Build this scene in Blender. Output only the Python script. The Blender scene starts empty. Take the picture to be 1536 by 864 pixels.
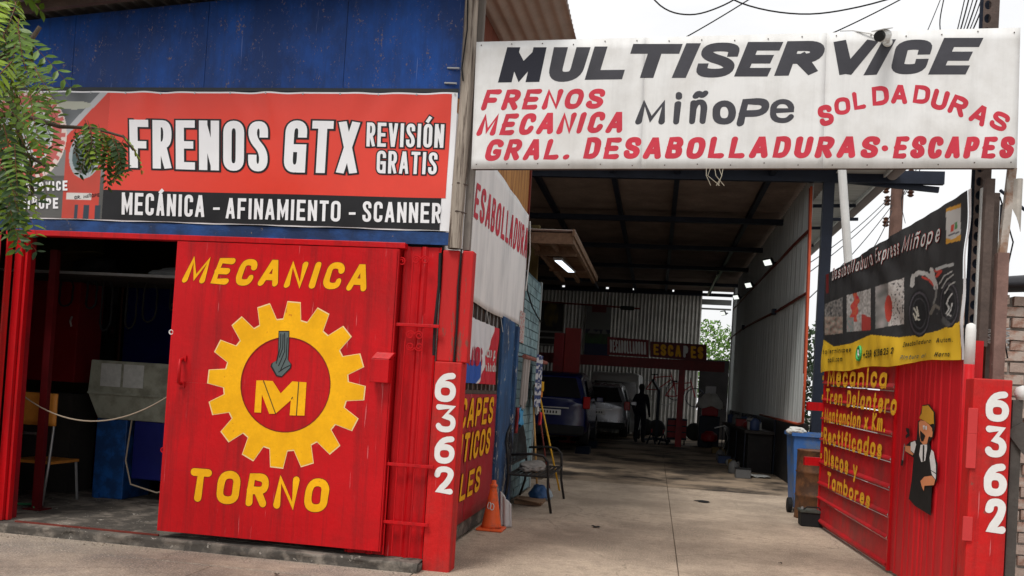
import bpy, bmesh, math, random
from mathutils import Vector, Matrix, noise
from mathutils.geometry import delaunay_2d_cdt
random.seed(7)
R = math.radians
SC = bpy.context.scene
COL = SC.collection

# ------------------------------------------------------------------ camera
CAMZ = 1.45
FPX, PPX, PPY, WPX, HPX = 1300.0, 768.0, 549.7, 1536.0, 864.0
YAW, PITCH, ROLL = 0.1657, 0.0239, 0.0614
fw = Vector((-math.sin(YAW)*math.cos(PITCH), math.cos(YAW)*math.cos(PITCH), math.sin(PITCH)))
rt = Vector((math.cos(YAW), math.sin(YAW), 0)); up = rt.cross(fw)
CR = rt*math.cos(ROLL)+up*math.sin(ROLL); CU = -rt*math.sin(ROLL)+up*math.cos(ROLL)
cam = bpy.data.cameras.new('camera'); camo = bpy.data.objects.new('camera', cam); COL.objects.link(camo)
camo.matrix_world = Matrix(((CR.x, CU.x, -fw.x, 0), (CR.y, CU.y, -fw.y, 0), (CR.z, CU.z, -fw.z, CAMZ), (0, 0, 0, 1)))
cam.sensor_width = 36; cam.lens = FPX/WPX*36; cam.shift_y = (PPY-HPX/2)/WPX
cam.clip_start = 0.05; cam.clip_end = 2000
SC.camera = camo

# ------------------------------------------------------------------ world, sun, exposure
SUN_EL, SUN_AZ = R(58), R(205)
w = bpy.data.worlds.new('World'); SC.world = w; w.use_nodes = True
nt = w.node_tree; nt.nodes.clear()
out = nt.nodes.new('ShaderNodeOutputWorld'); bg = nt.nodes.new('ShaderNodeBackground')
sky = nt.nodes.new('ShaderNodeTexSky'); sky.sky_type = 'NISHITA'; sky.sun_disc = False
sky.sun_elevation = SUN_EL; sky.sun_rotation = SUN_AZ; sky.dust_density = 4; sky.air_density = 1
tc = nt.nodes.new('ShaderNodeTexCoord'); mp = nt.nodes.new('ShaderNodeMapping'); mp.inputs['Scale'].default_value = (1, 1, 3)
nz = nt.nodes.new('ShaderNodeTexNoise'); nz.inputs['Scale'].default_value = 2.2; nz.inputs['Detail'].default_value = 6; nz.inputs['Roughness'].default_value = .55
rp = nt.nodes.new('ShaderNodeValToRGB')
rp.color_ramp.elements[0].position = .3; rp.color_ramp.elements[0].color = (6.3, 6.35, 6.45, 1)
rp.color_ramp.elements[1].position = .7; rp.color_ramp.elements[1].color = (7.9, 7.85, 7.8, 1)
mx = nt.nodes.new('ShaderNodeMix'); mx.data_type = 'RGBA'; mx.inputs[0].default_value = .93
L = nt.links.new
L(tc.outputs['Generated'], mp.inputs['Vector']); L(mp.outputs['Vector'], nz.inputs['Vector']); L(nz.outputs['Fac'], rp.inputs['Fac'])
L(sky.outputs['Color'], mx.inputs[6]); L(rp.outputs['Color'], mx.inputs[7]); L(mx.outputs[2], bg.inputs['Color'])
bg.inputs['Strength'].default_value = 0.1; L(bg.outputs['Background'], out.inputs['Surface'])
sl = bpy.data.lights.new('sun', 'SUN'); sl.energy = 1.5; sl.angle = R(16); sl.color = (1, .965, .92)
so = bpy.data.objects.new('sun', sl); COL.objects.link(so)
sd = Vector((math.sin(SUN_AZ)*math.cos(SUN_EL), math.cos(SUN_AZ)*math.cos(SUN_EL), math.sin(SUN_EL)))
so.rotation_euler = sd.to_track_quat('Z', 'Y').to_euler(); so.location = (-3, -6, 12)
SC.view_settings.view_transform = 'Standard'; SC.view_settings.look = 'None'
SC.view_settings.exposure = 0.55; SC.view_settings.gamma = 1.0
try:
    SC.cycles.max_bounces = 6; SC.cycles.diffuse_bounces = 3; SC.cycles.use_denoising = True
except Exception: pass

# ------------------------------------------------------------------ maths: photo measurements to places on real planes
O = Vector((0, 0, CAMZ))
def ray(px, py): return CR*((px-PPX)/FPX)-CU*((py-PPY)/FPX)+fw
def hit(px, py, axis, v):
    d = ray(px, py); i = 'XYZ'.index(axis); return O+d*((v-O[i])/d[i])
class Plane:
    def __init__(s, o, u, v):
        s.o = Vector(o); s.u = Vector(u).normalized(); s.v = Vector(v).normalized(); s.n = s.u.cross(s.v)
        if s.n.dot(O-s.o) < 0: s.n = -s.n
        s.disp = None
    def uv(s, px, py):
        d = ray(px, py); t = (s.n.dot(s.o)-s.n.dot(O))/s.n.dot(d); p = O+d*t-s.o
        return (p.dot(s.u), p.dot(s.v))
    def pt(s, u, v, off=0.0):
        if s.disp: off += s.disp(u, v)
        return s.o+s.u*u+s.v*v+s.n*off

# ------------------------------------------------------------------ materials
MATS = {}
def mat(name, base, rough=.6, var=.12, scale=2.5, bump=.15, bscale=40, chip=None, metal=0.0, dirt=None, spec=.28, stretch=(1, 1, 1), vcol=False, emit=None, trans=0, cracks=0, rust=0, streak=0):
    if name in MATS: return MATS[name]
    m = bpy.data.materials.new(name); m.use_nodes = True; MATS[name] = m
    n = m.node_tree.nodes; l = m.node_tree.links.new
    b = n['Principled BSDF']; b.inputs['Roughness'].default_value = rough; b.inputs['Metallic'].default_value = metal
    b.inputs['Specular IOR Level'].default_value = spec
    co = n.new('ShaderNodeTexCoord'); ma = n.new('ShaderNodeMapping'); ma.inputs['Scale'].default_value = stretch
    l(co.outputs['Object'], ma.inputs['Vector'])
    def nse(sc, det=5, ro=.6):
        q = n.new('ShaderNodeTexNoise'); q.inputs['Scale'].default_value = sc; q.inputs['Detail'].default_value = det
        q.inputs['Roughness'].default_value = ro; l(ma.outputs['Vector'], q.inputs['Vector']); return q
    def mixc(fac, a, c):
        q = n.new('ShaderNodeMix'); q.data_type = 'RGBA'
        if isinstance(fac, float): q.inputs[0].default_value = fac
        else: l(fac, q.inputs[0])
        for k, x in ((6, a), (7, c)):
            if isinstance(x, tuple): q.inputs[k].default_value = (x+(1,))[:4]
            else: l(x, q.inputs[k])
        return q.outputs[2]
    def ramp(src, lo, hi):
        q = n.new('ShaderNodeMapRange'); q.inputs['From Min'].default_value = lo; q.inputs['From Max'].default_value = hi
        l(src, q.inputs['Value']); return q.outputs['Result']
    a1 = tuple(c*(1-var) for c in base); a2 = tuple(min(1, c*(1+var)) for c in base)
    if vcol:
        at = n.new('ShaderNodeAttribute'); at.attribute_name = 'col'; c = at.outputs['Color']
    else:
        c = mixc(ramp(nse(scale).outputs['Fac'], .3, .7), a1, a2)
        c = mixc(ramp(nse(scale*9, 3).outputs['Fac'], .35, .75), c, mixc(.5, c, tuple(x*(1-var) for x in base)))
    if dirt:
        dc, lo, hi, ds = dirt; hi = lo+(hi-lo)*.5; lo -= .04
        c = mixc(ramp(nse(ds, 8, .65).outputs['Fac'], lo, hi), c, dc)
    if chip:
        cc, th, cs = chip; th -= .085
        q = nse(cs, 9, .72); q2 = nse(cs*.18, 3)
        mm = n.new('ShaderNodeMath'); mm.operation = 'ADD'; l(q.outputs['Fac'], mm.inputs[0])
        m2 = n.new('ShaderNodeMath'); m2.operation = 'MULTIPLY'; m2.inputs[1].default_value = .5; l(q2.outputs['Fac'], m2.inputs[0]); l(m2.outputs[0], mm.inputs[1])
        f = ramp(mm.outputs[0], th, th+.03); c = mixc(f, c, cc)
    if streak:
        m2_ = n.new('ShaderNodeMapping'); m2_.inputs['Scale'].default_value = (7, 7, .45); l(co.outputs['Object'], m2_.inputs['Vector'])
        q = n.new('ShaderNodeTexNoise'); q.inputs['Scale'].default_value = 1.6; q.inputs['Detail'].default_value = 9; q.inputs['Roughness'].default_value = .7; l(m2_.outputs['Vector'], q.inputs['Vector'])
        c = mixc(ramp(q.outputs['Fac'], .48, .64), c, mixc(streak, c, tuple(x*.25+.01 for x in base)))
        m3_ = n.new('ShaderNodeMapping'); m3_.inputs['Scale'].default_value = (30, 30, 1.2); m3_.inputs['Rotation'].default_value = (.1, .25, 0); l(co.outputs['Object'], m3_.inputs['Vector'])
        q = n.new('ShaderNodeTexNoise'); q.inputs['Scale'].default_value = 2.2; q.inputs['Detail'].default_value = 4; l(m3_.outputs['Vector'], q.inputs['Vector'])
        c = mixc(ramp(q.outputs['Fac'], .70, .74), c, mixc(streak, c, tuple(min(1, x*.8+.25) for x in base)))
    if rust:
        q = nse(5.5, 10, .75); q2 = nse(1.4, 3); mm = n.new('ShaderNodeMath'); mm.operation = 'ADD'; l(q.outputs['Fac'], mm.inputs[0]); l(q2.outputs['Fac'], mm.inputs[1])
        c = mixc(ramp(mm.outputs[0], rust, rust+.035), c, (.085, .03, .02))
    if cracks:
        wv = n.new('ShaderNodeTexVoronoi'); wv.feature = 'DISTANCE_TO_EDGE'; wv.inputs['Scale'].default_value = cracks
        dn_ = nse(2.2, 6, .7); ad = n.new('ShaderNodeMix'); ad.data_type = 'VECTOR'; ad.inputs[0].default_value = .22
        l(ma.outputs['Vector'], ad.inputs[4]); l(dn_.outputs['Color'], ad.inputs[5]); l(ad.outputs[1], wv.inputs['Vector'])
        f1 = n.new('ShaderNodeMapRange'); f1.inputs['From Min'].default_value = .0; f1.inputs['From Max'].default_value = .007*cracks; f1.inputs['To Min'].default_value = 1; f1.inputs['To Max'].default_value = 0
        l(wv.outputs['Distance'], f1.inputs['Value']); mk_ = n.new('ShaderNodeMath'); mk_.operation = 'MULTIPLY'; l(f1.outputs['Result'], mk_.inputs[0]); l(ramp(nse(.9, 3).outputs['Fac'], .40, .48), mk_.inputs[1])
        c = mixc(mk_.outputs[0], c, tuple(x*.35 for x in base))
        st_ = nse(1.3, 8, .66); c = mixc(ramp(st_.outputs['Fac'], .60, .70), c, tuple(x*.45 for x in base)); sp_ = nse(4.5, 3, .5); c = mixc(ramp(sp_.outputs['Fac'], .69, .72), c, tuple(x*.38 for x in base))
        gr_ = nse(70, 6, .8); c = mixc(ramp(gr_.outputs['Fac'], .50, .62), c, tuple(min(1, x*1.4) for x in base)); c = mixc(ramp(nse(38, 6, .85).outputs['Fac'], .53, .64), c, tuple(x*.58 for x in base)); c = mixc(ramp(nse(9, 6, .7).outputs['Fac'], .50, .62), c, mixc(.5, c, tuple(x*.6 for x in base)))
    l(c, b.inputs['Base Color'])
    if bump:
        bp = n.new('ShaderNodeBump'); bp.inputs['Strength'].default_value = bump; bp.inputs['Distance'].default_value = .01
        l(nse(bscale, 6).outputs['Fac'], bp.inputs['Height']); l(bp.outputs['Normal'], b.inputs['Normal'])
    q = n.new('ShaderNodeMapRange'); q.inputs['To Min'].default_value = max(.03, rough-.12); q.inputs['To Max'].default_value = min(1, rough+.12)
    l(nse(scale*3).outputs['Fac'], q.inputs['Value']); l(q.outputs['Result'], b.inputs['Roughness'])
    if emit:
        b.inputs['Emission Color'].default_value = emit[0]+(1,); b.inputs['Emission Strength'].default_value = emit[1]
    if trans: b.inputs['Transmission Weight'].default_value = trans
    return m
RUST = (.10, .045, .022)
red = mat('red_paint', (.54, .006, .010), .36, .12, 1.6, .25, 25, spec=.2, rust=1.27, streak=.42, chip=((.30, .05, .045), 1.07, 30), dirt=((.38, .010, .012), .52, .9, 1.3))
redpost = mat('red_post_paint', (.56, .012, .012), .55, .12, 2, .5, 18, spec=.2, rust=1.24, streak=.4, chip=((.24, .07, .05), 1.0, 22), dirt=((.36, .03, .025), .5, .8, 2))
redwood = mat('red_wood_paint', (.50, .014, .014), .65, .18, 3, .8, 14, chip=((.22, .06, .045), .93, 18), stretch=(1, 1, .16))
darkred = mat('deep_red_paint', (.30, .006, .012), .45, .16, 2, .2, 20, dirt=((.16, .01, .012), .5, .8, 2.5))
blue = mat('blue_wall_paint', (.009, .085, .40), .5, .30, 1.1, .4, 20, streak=.45, chip=((.17, .14, .17), .945, 55), dirt=((.006, .035, .16), .44, .70, .9), stretch=(1, 1, .6))
bluestrip = mat('blue_lintel_paint', (.015, .07, .24), .5, .25, 3, .3, 30, chip=((.16, .13, .11), 1.0, 22), dirt=((.01, .03, .09), .45, .7, 2))
bluedoor = mat('peeling_blue_paint', (.03, .10, .24), .6, .25, 2.5, .5, 24, chip=((.45, .44, .40), .93, 14), dirt=((.02, .04, .09), .45, .65, 2), stretch=(1, 1, .45))
turq = mat('turquoise_brick_paint', (.24, .36, .385), .8, .14, 3, .6, 30, dirt=((.13, .19, .21), .5, .75, 4))
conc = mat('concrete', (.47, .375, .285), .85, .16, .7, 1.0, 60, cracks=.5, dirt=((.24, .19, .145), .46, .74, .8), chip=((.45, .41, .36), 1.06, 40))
oily = mat('shade_toned_oily_concrete', (.36, .275, .195), .8, .2, .6, .5, 50, dirt=((.05, .04, .032), .46, .74, .8))  # concrete darkened to put indoor shade into its colour, plus random oil stains
walk = mat('pavement_concrete', (.43, .355, .28), .88, .16, .9, 1.0, 50, cracks=.6, dirt=((.22, .19, .165), .46, .72, 1.1), chip=((.5, .46, .41), 1.05, 50))
kerbm = mat('rough_kerb_concrete', (.21, .18, .15), .95, .3, 4, 1.0, 22, dirt=((.08, .07, .06), .45, .62, 5), chip=((.42, .38, .33), .98, 20))
asph = mat('street_dust', (.17, .155, .14), .95, .15, .5, .6, 60)
signw = mat('white_sign_paint', (.76, .76, .75), .6, .05, 1.2, .12, 15, streak=.10, dirt=((.65, .64, .62), .48, .78, 2.2), chip=((.40, .38, .36), 1.12, 35))
char = mat('charcoal_letter_paint', (.052, .052, .062), .6, .25, 2, .1, 30)
navyb = mat('near_black_letter_paint', (.012, .013, .025), .5, .2, 2, .1, 30)
redlet = mat('red_letter_paint', (.55, .035, .06), .6, .15, 4, .1, 30)
pinkout = mat('pale_pink_letter_edge', (.80, .52, .52), .6, .05, 4, 0, 30)
yel = mat('yellow_letter_paint', (.90, .44, .005), .5, .14, 5, .2, 30, spec=.2, chip=((.62, .20, .01), 1.0, 26))
yel2 = mat('old_yellow_letter_paint', (.85, .45, .02), .6, .2, 8, .1, 30, chip=((.4, .03, .02), 1.02, 30))
paley = mat('pale_yellow_edge_paint', (.85, .62, .30), .6, .05, 5, 0)
brownout = mat('dark_red_letter_edge', (.20, .012, .006), .6, .05, 5, 0)
whitep = mat('white_number_paint', (.74, .73, .71), .6, .06, 6, .2, 20, chip=((.5, .25, .22), 1.06, 24))
vred = mat('red_vinyl_print', (.70, .040, .018), .32, .06, 1.3, .15, 9, spec=.5)
vwhite = mat('white_vinyl', (.80, .80, .82), .45, .05, 2, .1, 12)
vblack = mat('black_vinyl_print', (.012, .012, .014), .42, .2, 2, .1, 12)
vprint = mat('printed_vinyl', (.5, .5, .5), .42, .1, 2, .12, 12, vcol=True)
canvas = mat('white_painted_sheet', (.80, .79, .78), .7, .05, 1.5, .2, 12, dirt=((.62, .62, .62), .5, .8, 2.2), stretch=(1, 1, .3))
ply = mat('orange_plywood', (.46, .22, .06), .7, .25, 2.5, .3, 30, stretch=(6, 6, .5), dirt=((.25, .10, .025), .5, .7, 3))
redbrown = mat('red_brown_board', (.20, .055, .03), .7, .3, 2, .3, 30, stretch=(4, 4, .4))
timber = mat('weathered_timber', (.42, .36, .30), .9, .35, 4, 1.0, 20, stretch=(4, 4, .25), dirt=((.10, .075, .06), .5, .66, 5))
boardm = mat('old_board', (.13, .075, .045), .85, .35, 4, .7, 20, stretch=(.3, 4, 4))
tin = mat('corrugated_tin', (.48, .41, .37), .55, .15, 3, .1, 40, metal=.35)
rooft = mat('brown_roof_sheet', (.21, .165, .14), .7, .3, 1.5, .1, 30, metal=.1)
wallsheet = mat('grey_wall_sheet', (.62, .66, .655), .55, .14, 2, .1, 30, metal=.2, stretch=(1, 1, .2))
backsheet = mat('galvanised_back_sheet', (.56, .55, .51), .55, .3, 1.2, .1, 30, metal=.3)
steelblk = mat('dark_steel', (.011, .016, .030), .55, .3, 3, .2, 30)
steelbrn = mat('rust_brown_steel', (.09, .065, .055), .75, .35, 5, .5, 30, chip=((.16, .07, .04), 1.0, 20))
rustred = mat('rust_red_primer', (.17, .03, .02), .6, .3, 6, .2, 20)
orng = mat('orange_conduit', (.50, .08, .03), .5, .15, 5, .1, 20)
bsteel = mat('bright_galvanised_steel', (.42, .42, .42), .4, .15, 6, .1, 30, metal=.7)
black = mat('black_rubber', (.012, .012, .013), .75, .3, 4, .2, 30)
blackm = mat('black_iron', (.02, .017, .016), .5, .4, 8, .4, 40, chip=((.08, .04, .025), 1.02, 40))
wood = mat('handle_wood', (.50, .28, .10), .6, .2, 6, .1, 30)
yplast = mat('yellow_plastic', (.65, .35, .02), .45, .1, 4, .1, 30)
whpl = mat('white_plastic', (.62, .62, .60), .4, .1, 4, .1, 30)
binb = mat('blue_bin_plastic', (.05, .15, .42), .45, .15, 3, .15, 20, dirt=((.12, .17, .26), .5, .75, 4))
drumm = mat('rusty_drum_paint', (.16, .07, .03), .6, .3, 4, .3, 20, dirt=((.07, .035, .02), .48, .7, 5))
conem = mat('orange_cone_plastic', (.78, .12, .03), .5, .1, 5, .15, 20, dirt=((.42, .10, .05), .55, .75, 8))
bluem = mat('machine_blue', (.012, .085, .30), .45, .2, 4, .15, 20, dirt=((.01, .04, .13), .45, .65, 5))
cabb = mat('cabinet_blue', (.008, .012, .12), .4, .15, 3, .1, 20)
lathe = mat('machine_grey_green', (.30, .31, .25), .5, .12, 3, .15, 20, dirt=((.18, .18, .14), .5, .75, 5))
paper = mat('paper', (.45, .46, .44), .8, .15, 18, .1, 30)
chairo = mat('orange_chair_board', (.50, .19, .03), .5, .15, 5, .1, 20, chip=((.15, .06, .02), 1.0, 14))
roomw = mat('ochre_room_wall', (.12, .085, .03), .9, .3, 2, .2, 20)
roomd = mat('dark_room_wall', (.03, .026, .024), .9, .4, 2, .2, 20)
cloth = mat('white_cloth', (.55, .55, .52), .85, .15, 6, .5, 18)
dcloth = mat('dark_work_clothes', (.012, .014, .022), .85, .3, 6, .4, 30)
skin = mat('skin', (.30, .16, .10), .55, .08, 6, .05, 40)
hairm = mat('dark_hair', (.012, .009, .007), .6, .2, 10, .3, 60)
glassd = mat('dark_glass', (.008, .009, .011), .08, .1, 2, 0, spec=.8)
carblue = mat('dark_blue_car_paint', (.004, .008, .06), .22, .1, 2, 0, spec=.7)
carsilver = mat('silver_car_paint', (.24, .25, .27), .25, .05, 2, 0, metal=.5)
carwhite = mat('white_van_paint', (.60, .62, .60), .3, .05, 2, 0)
tlight = mat('tail_light_red', (.30, .01, .01), .2, .1, 2, 0)
platem = mat('number_plate', (.6, .6, .58), .4, .05, 4, 0)
bark = mat('bark', (.10, .075, .055), .9, .3, 6, 1, 20, stretch=(3, 3, .5))
leaf1 = mat('leaf_green', (.085, .155, .012), .45, .35, 9, .1, 40)
leaf2 = mat('leaf_light_green', (.19, .28, .018), .45, .3, 9, .1, 40)
leaf3 = mat('leaf_dark_green', (.022, .055, .010), .45, .35, 9, .1, 40)
for m_ in (leaf1, leaf2, leaf3): m_.node_tree.nodes['Principled BSDF'].inputs['Subsurface Weight'].default_value = 0
bush = mat('bush_green', (.10, .20, .03), .6, .4, 3, .1, 40)
rubble = mat('old_clay_brick', (.34, .20, .15), .9, .35, 6, .8, 25, dirt=((.45, .38, .33), .48, .7, 8))
rubble2 = mat('pale_clay_brick', (.42, .33, .28), .9, .3, 6, .8, 25)
mortar = mat('mortar', (.30, .27, .24), .95, .2, 8, .8, 30)
insul = mat('insulator_brown', (.08, .035, .02), .3, .2, 5, 0)
lampm = mat('lamp_glow', (.8, .85, .9), .4, .02, 3, 0, emit=((.8, .9, 1.0), 1.3))
lampw = mat('flood_glow', (.8, .85, .8), .4, .02, 3, 0, emit=((.95, 1, .92), .75))
colm = {}
def flat(name, c, **k): return mat(name, c, k.pop('rough', .5), k.pop('var', .08), 5, .1, 30, **k)

# ------------------------------------------------------------------ mesh builders
def tag(o, label=None, cat=None, group=None, kind=None):
    if label: o['label'] = label
    if cat: o['category'] = cat
    if group: o['group'] = group
    if kind: o['kind'] = kind
    return o
def thing(name, label, cat, loc=(0, 0, 0), group=None, rotz=0):
    o = bpy.data.objects.new(name, None); COL.objects.link(o); o.location = loc; o.rotation_euler = (0, 0, rotz); o.empty_display_size = .1
    return tag(o, label, cat, group)
class MB:
    def __init__(s): s.v = []; s.f = []; s.mi = []; s.cur = 0
    def add(s, vs, fs):
        b = len(s.v); s.v += [Vector(x) for x in vs]; s.f += [tuple(i+b for i in f) for f in fs]; s.mi += [s.cur]*len(fs); return s
    def box(s, a, b, M=None):
        x0, y0, z0 = a; x1, y1, z1 = b
        vs = [Vector(p) for p in ((x0, y0, z0), (x1, y0, z0), (x1, y1, z0), (x0, y1, z0), (x0, y0, z1), (x1, y0, z1), (x1, y1, z1), (x0, y1, z1))]
        if M: vs = [M @ q for q in vs]
        return s.add(vs, ((0, 3, 2, 1), (4, 5, 6, 7), (0, 1, 5, 4), (1, 2, 6, 5), (2, 3, 7, 6), (3, 0, 4, 7)))
    def cbox(s, c, d, M=None):
        c = Vector(c); d = Vector(d)/2
        if M: return s.box(-d, d, Matrix.Translation(c) @ M)
        return s.box(c-d, c+d)
    def bar(s, p, q, wd, ht=None, upv=(0, 0, 1)):
        p = Vector(p); q = Vector(q); ht = ht or wd; d = (q-p).normalized(); u = Vector(upv)
        if abs(d.dot(u)) > .98: u = Vector((0, 1, 0))
        sx = d.cross(u).normalized()*wd/2; sz = sx.cross(d).normalized()*ht/2
        vs = [p-sx-sz, p+sx-sz, p+sx+sz, p-sx+sz, q-sx-sz, q+sx-sz, q+sx+sz, q-sx+sz]
        return s.add(vs, ((0, 1, 2, 3), (7, 6, 5, 4), (0, 4, 5, 1), (1, 5, 6, 2), (2, 6, 7, 3), (3, 7, 4, 0)))
    def tube(s, pts, r, n=8, closed=False, cap=True):
        pts = [Vector(p) for p in pts]; rs = r if isinstance(r, (list, tuple)) else [r]*len(pts); b = len(s.v); N = len(pts)
        d0 = (pts[1]-pts[0]).normalized(); u = Vector((0, 0, 1)) if abs(d0.z) < .9 else Vector((1, 0, 0)); u = (u-d0*u.dot(d0)).normalized()
        vs = []
        for i, p in enumerate(pts):
            if closed: d = (pts[(i+1) % N]-pts[i-1]).normalized()
            else: d = (pts[min(i+1, N-1)]-pts[max(i-1, 0)]).normalized()
            u = (u-d*u.dot(d)).normalized(); w_ = d.cross(u)
            for k in range(n):
                a = 2*math.pi*k/n; vs.append(p+(u*math.cos(a)+w_*math.sin(a))*rs[i])
        fs = []
        for i in range(N if closed else N-1):
            j = (i+1) % N
            for k in range(n): fs.append((i*n+k, i*n+(k+1) % n, j*n+(k+1) % n, j*n+k))
        if cap and not closed: fs.append(tuple(range(n-1, -1, -1))); fs.append(tuple(range((N-1)*n, N*n)))
        return s.add(vs, fs)
    def lathe(s, prof, c=(0, 0, 0), n=20, M=None):
        c = Vector(c); vs = []
        for r, z in prof:
            for k in range(n):
                a = 2*math.pi*k/n; q = Vector((r*math.cos(a), r*math.sin(a), z))
                vs.append(c+(M @ q if M else q))
        fs = []
        for i in range(len(prof)-1):
            for k in range(n): fs.append((i*n+k, i*n+(k+1) % n, (i+1)*n+(k+1) % n, (i+1)*n+k))
        fs.append(tuple(range(n-1, -1, -1))); fs.append(tuple(range((len(prof)-1)*n, len(prof)*n)))
        return s.add(vs, fs)
    def prism(s, poly, dirv):
        dirv = Vector(dirv); n = len(poly); vs = [Vector(p) for p in poly]; vs += [p+dirv for p in vs]
        fs = [tuple(range(n)), tuple(range(2*n-1, n-1, -1))]+[(i, i+n, (i+1) % n+n, (i+1) % n) for i in range(n)]
        return s.add(vs, fs)
    def grid(s, fn, nu, nv, thick=0):
        vs = [fn(i/nu, j/nv) for j in range(nv+1) for i in range(nu+1)]
        fs = [(j*(nu+1)+i, j*(nu+1)+i+1, (j+1)*(nu+1)+i+1, (j+1)*(nu+1)+i) for j in range(nv) for i in range(nu)]
        return s.add(vs, fs)
    def build(s, name, m, parent=None, smooth=False, bevel=0, sub=0, solid=0, local=False):
        me = bpy.data.meshes.new(name)
        vs = s.v
        if parent is not None and not local:
            r = parent
            while r.parent: r = r.parent
            inv = (Matrix.Translation(r.location) @ r.rotation_euler.to_matrix().to_4x4()).inverted(); vs = [inv @ q for q in vs]
        me.from_pydata([tuple(q) for q in vs], [], s.f); me.validate()
        for x in (m if isinstance(m, (list, tuple)) else [m]): me.materials.append(x)
        if max(s.mi, default=0) > 0 and len(me.polygons) == len(s.mi): me.polygons.foreach_set('material_index', s.mi)
        bm = bmesh.new(); bm.from_mesh(me); bmesh.ops.recalc_face_normals(bm, faces=bm.faces[:])
        for f in bm.faces: f.smooth = smooth
        bm.to_mesh(me); bm.free()
        o = bpy.data.objects.new(name, me); COL.objects.link(o)
        if parent is not None: o.parent = parent
        if bevel:
            b = o.modifiers.new('bevel', 'BEVEL'); b.width = bevel; b.segments = 2; b.limit_method = 'ANGLE'
        if solid:
            b = o.modifiers.new('solid', 'SOLIDIFY'); b.thickness = solid; b.offset = 0
        if sub:
            b = o.modifiers.new('sub', 'SUBSURF'); b.levels = sub; b.render_levels = sub
        return o
Mx90_ = Matrix.Rotation(R(90), 3, 'X').to_4x4()
def B(a, b): return MB().box(a, b)
def struct(name, mb, m, **k):
    o = mb.build(name, m, **k); o['kind'] = 'structure'; return o
def copy_tree(o, loc=None, rotz=None, label=None, parent=None):
    c = o.copy(); COL.objects.link(c); c.parent = parent
    if loc is not None: c.location = loc
    if rotz is not None: c.rotation_euler = (0, 0, rotz)
    if label: c['label'] = label
    for ch in list(o.children): copy_tree(ch, parent=c)
    return c
def catenary(p, q, sag, n=16):
    p = Vector(p); q = Vector(q)
    return [p.lerp(q, i/n)-Vector((0, 0, sag*4*(i/n)*(1-i/n))) for i in range(n+1)]

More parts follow.
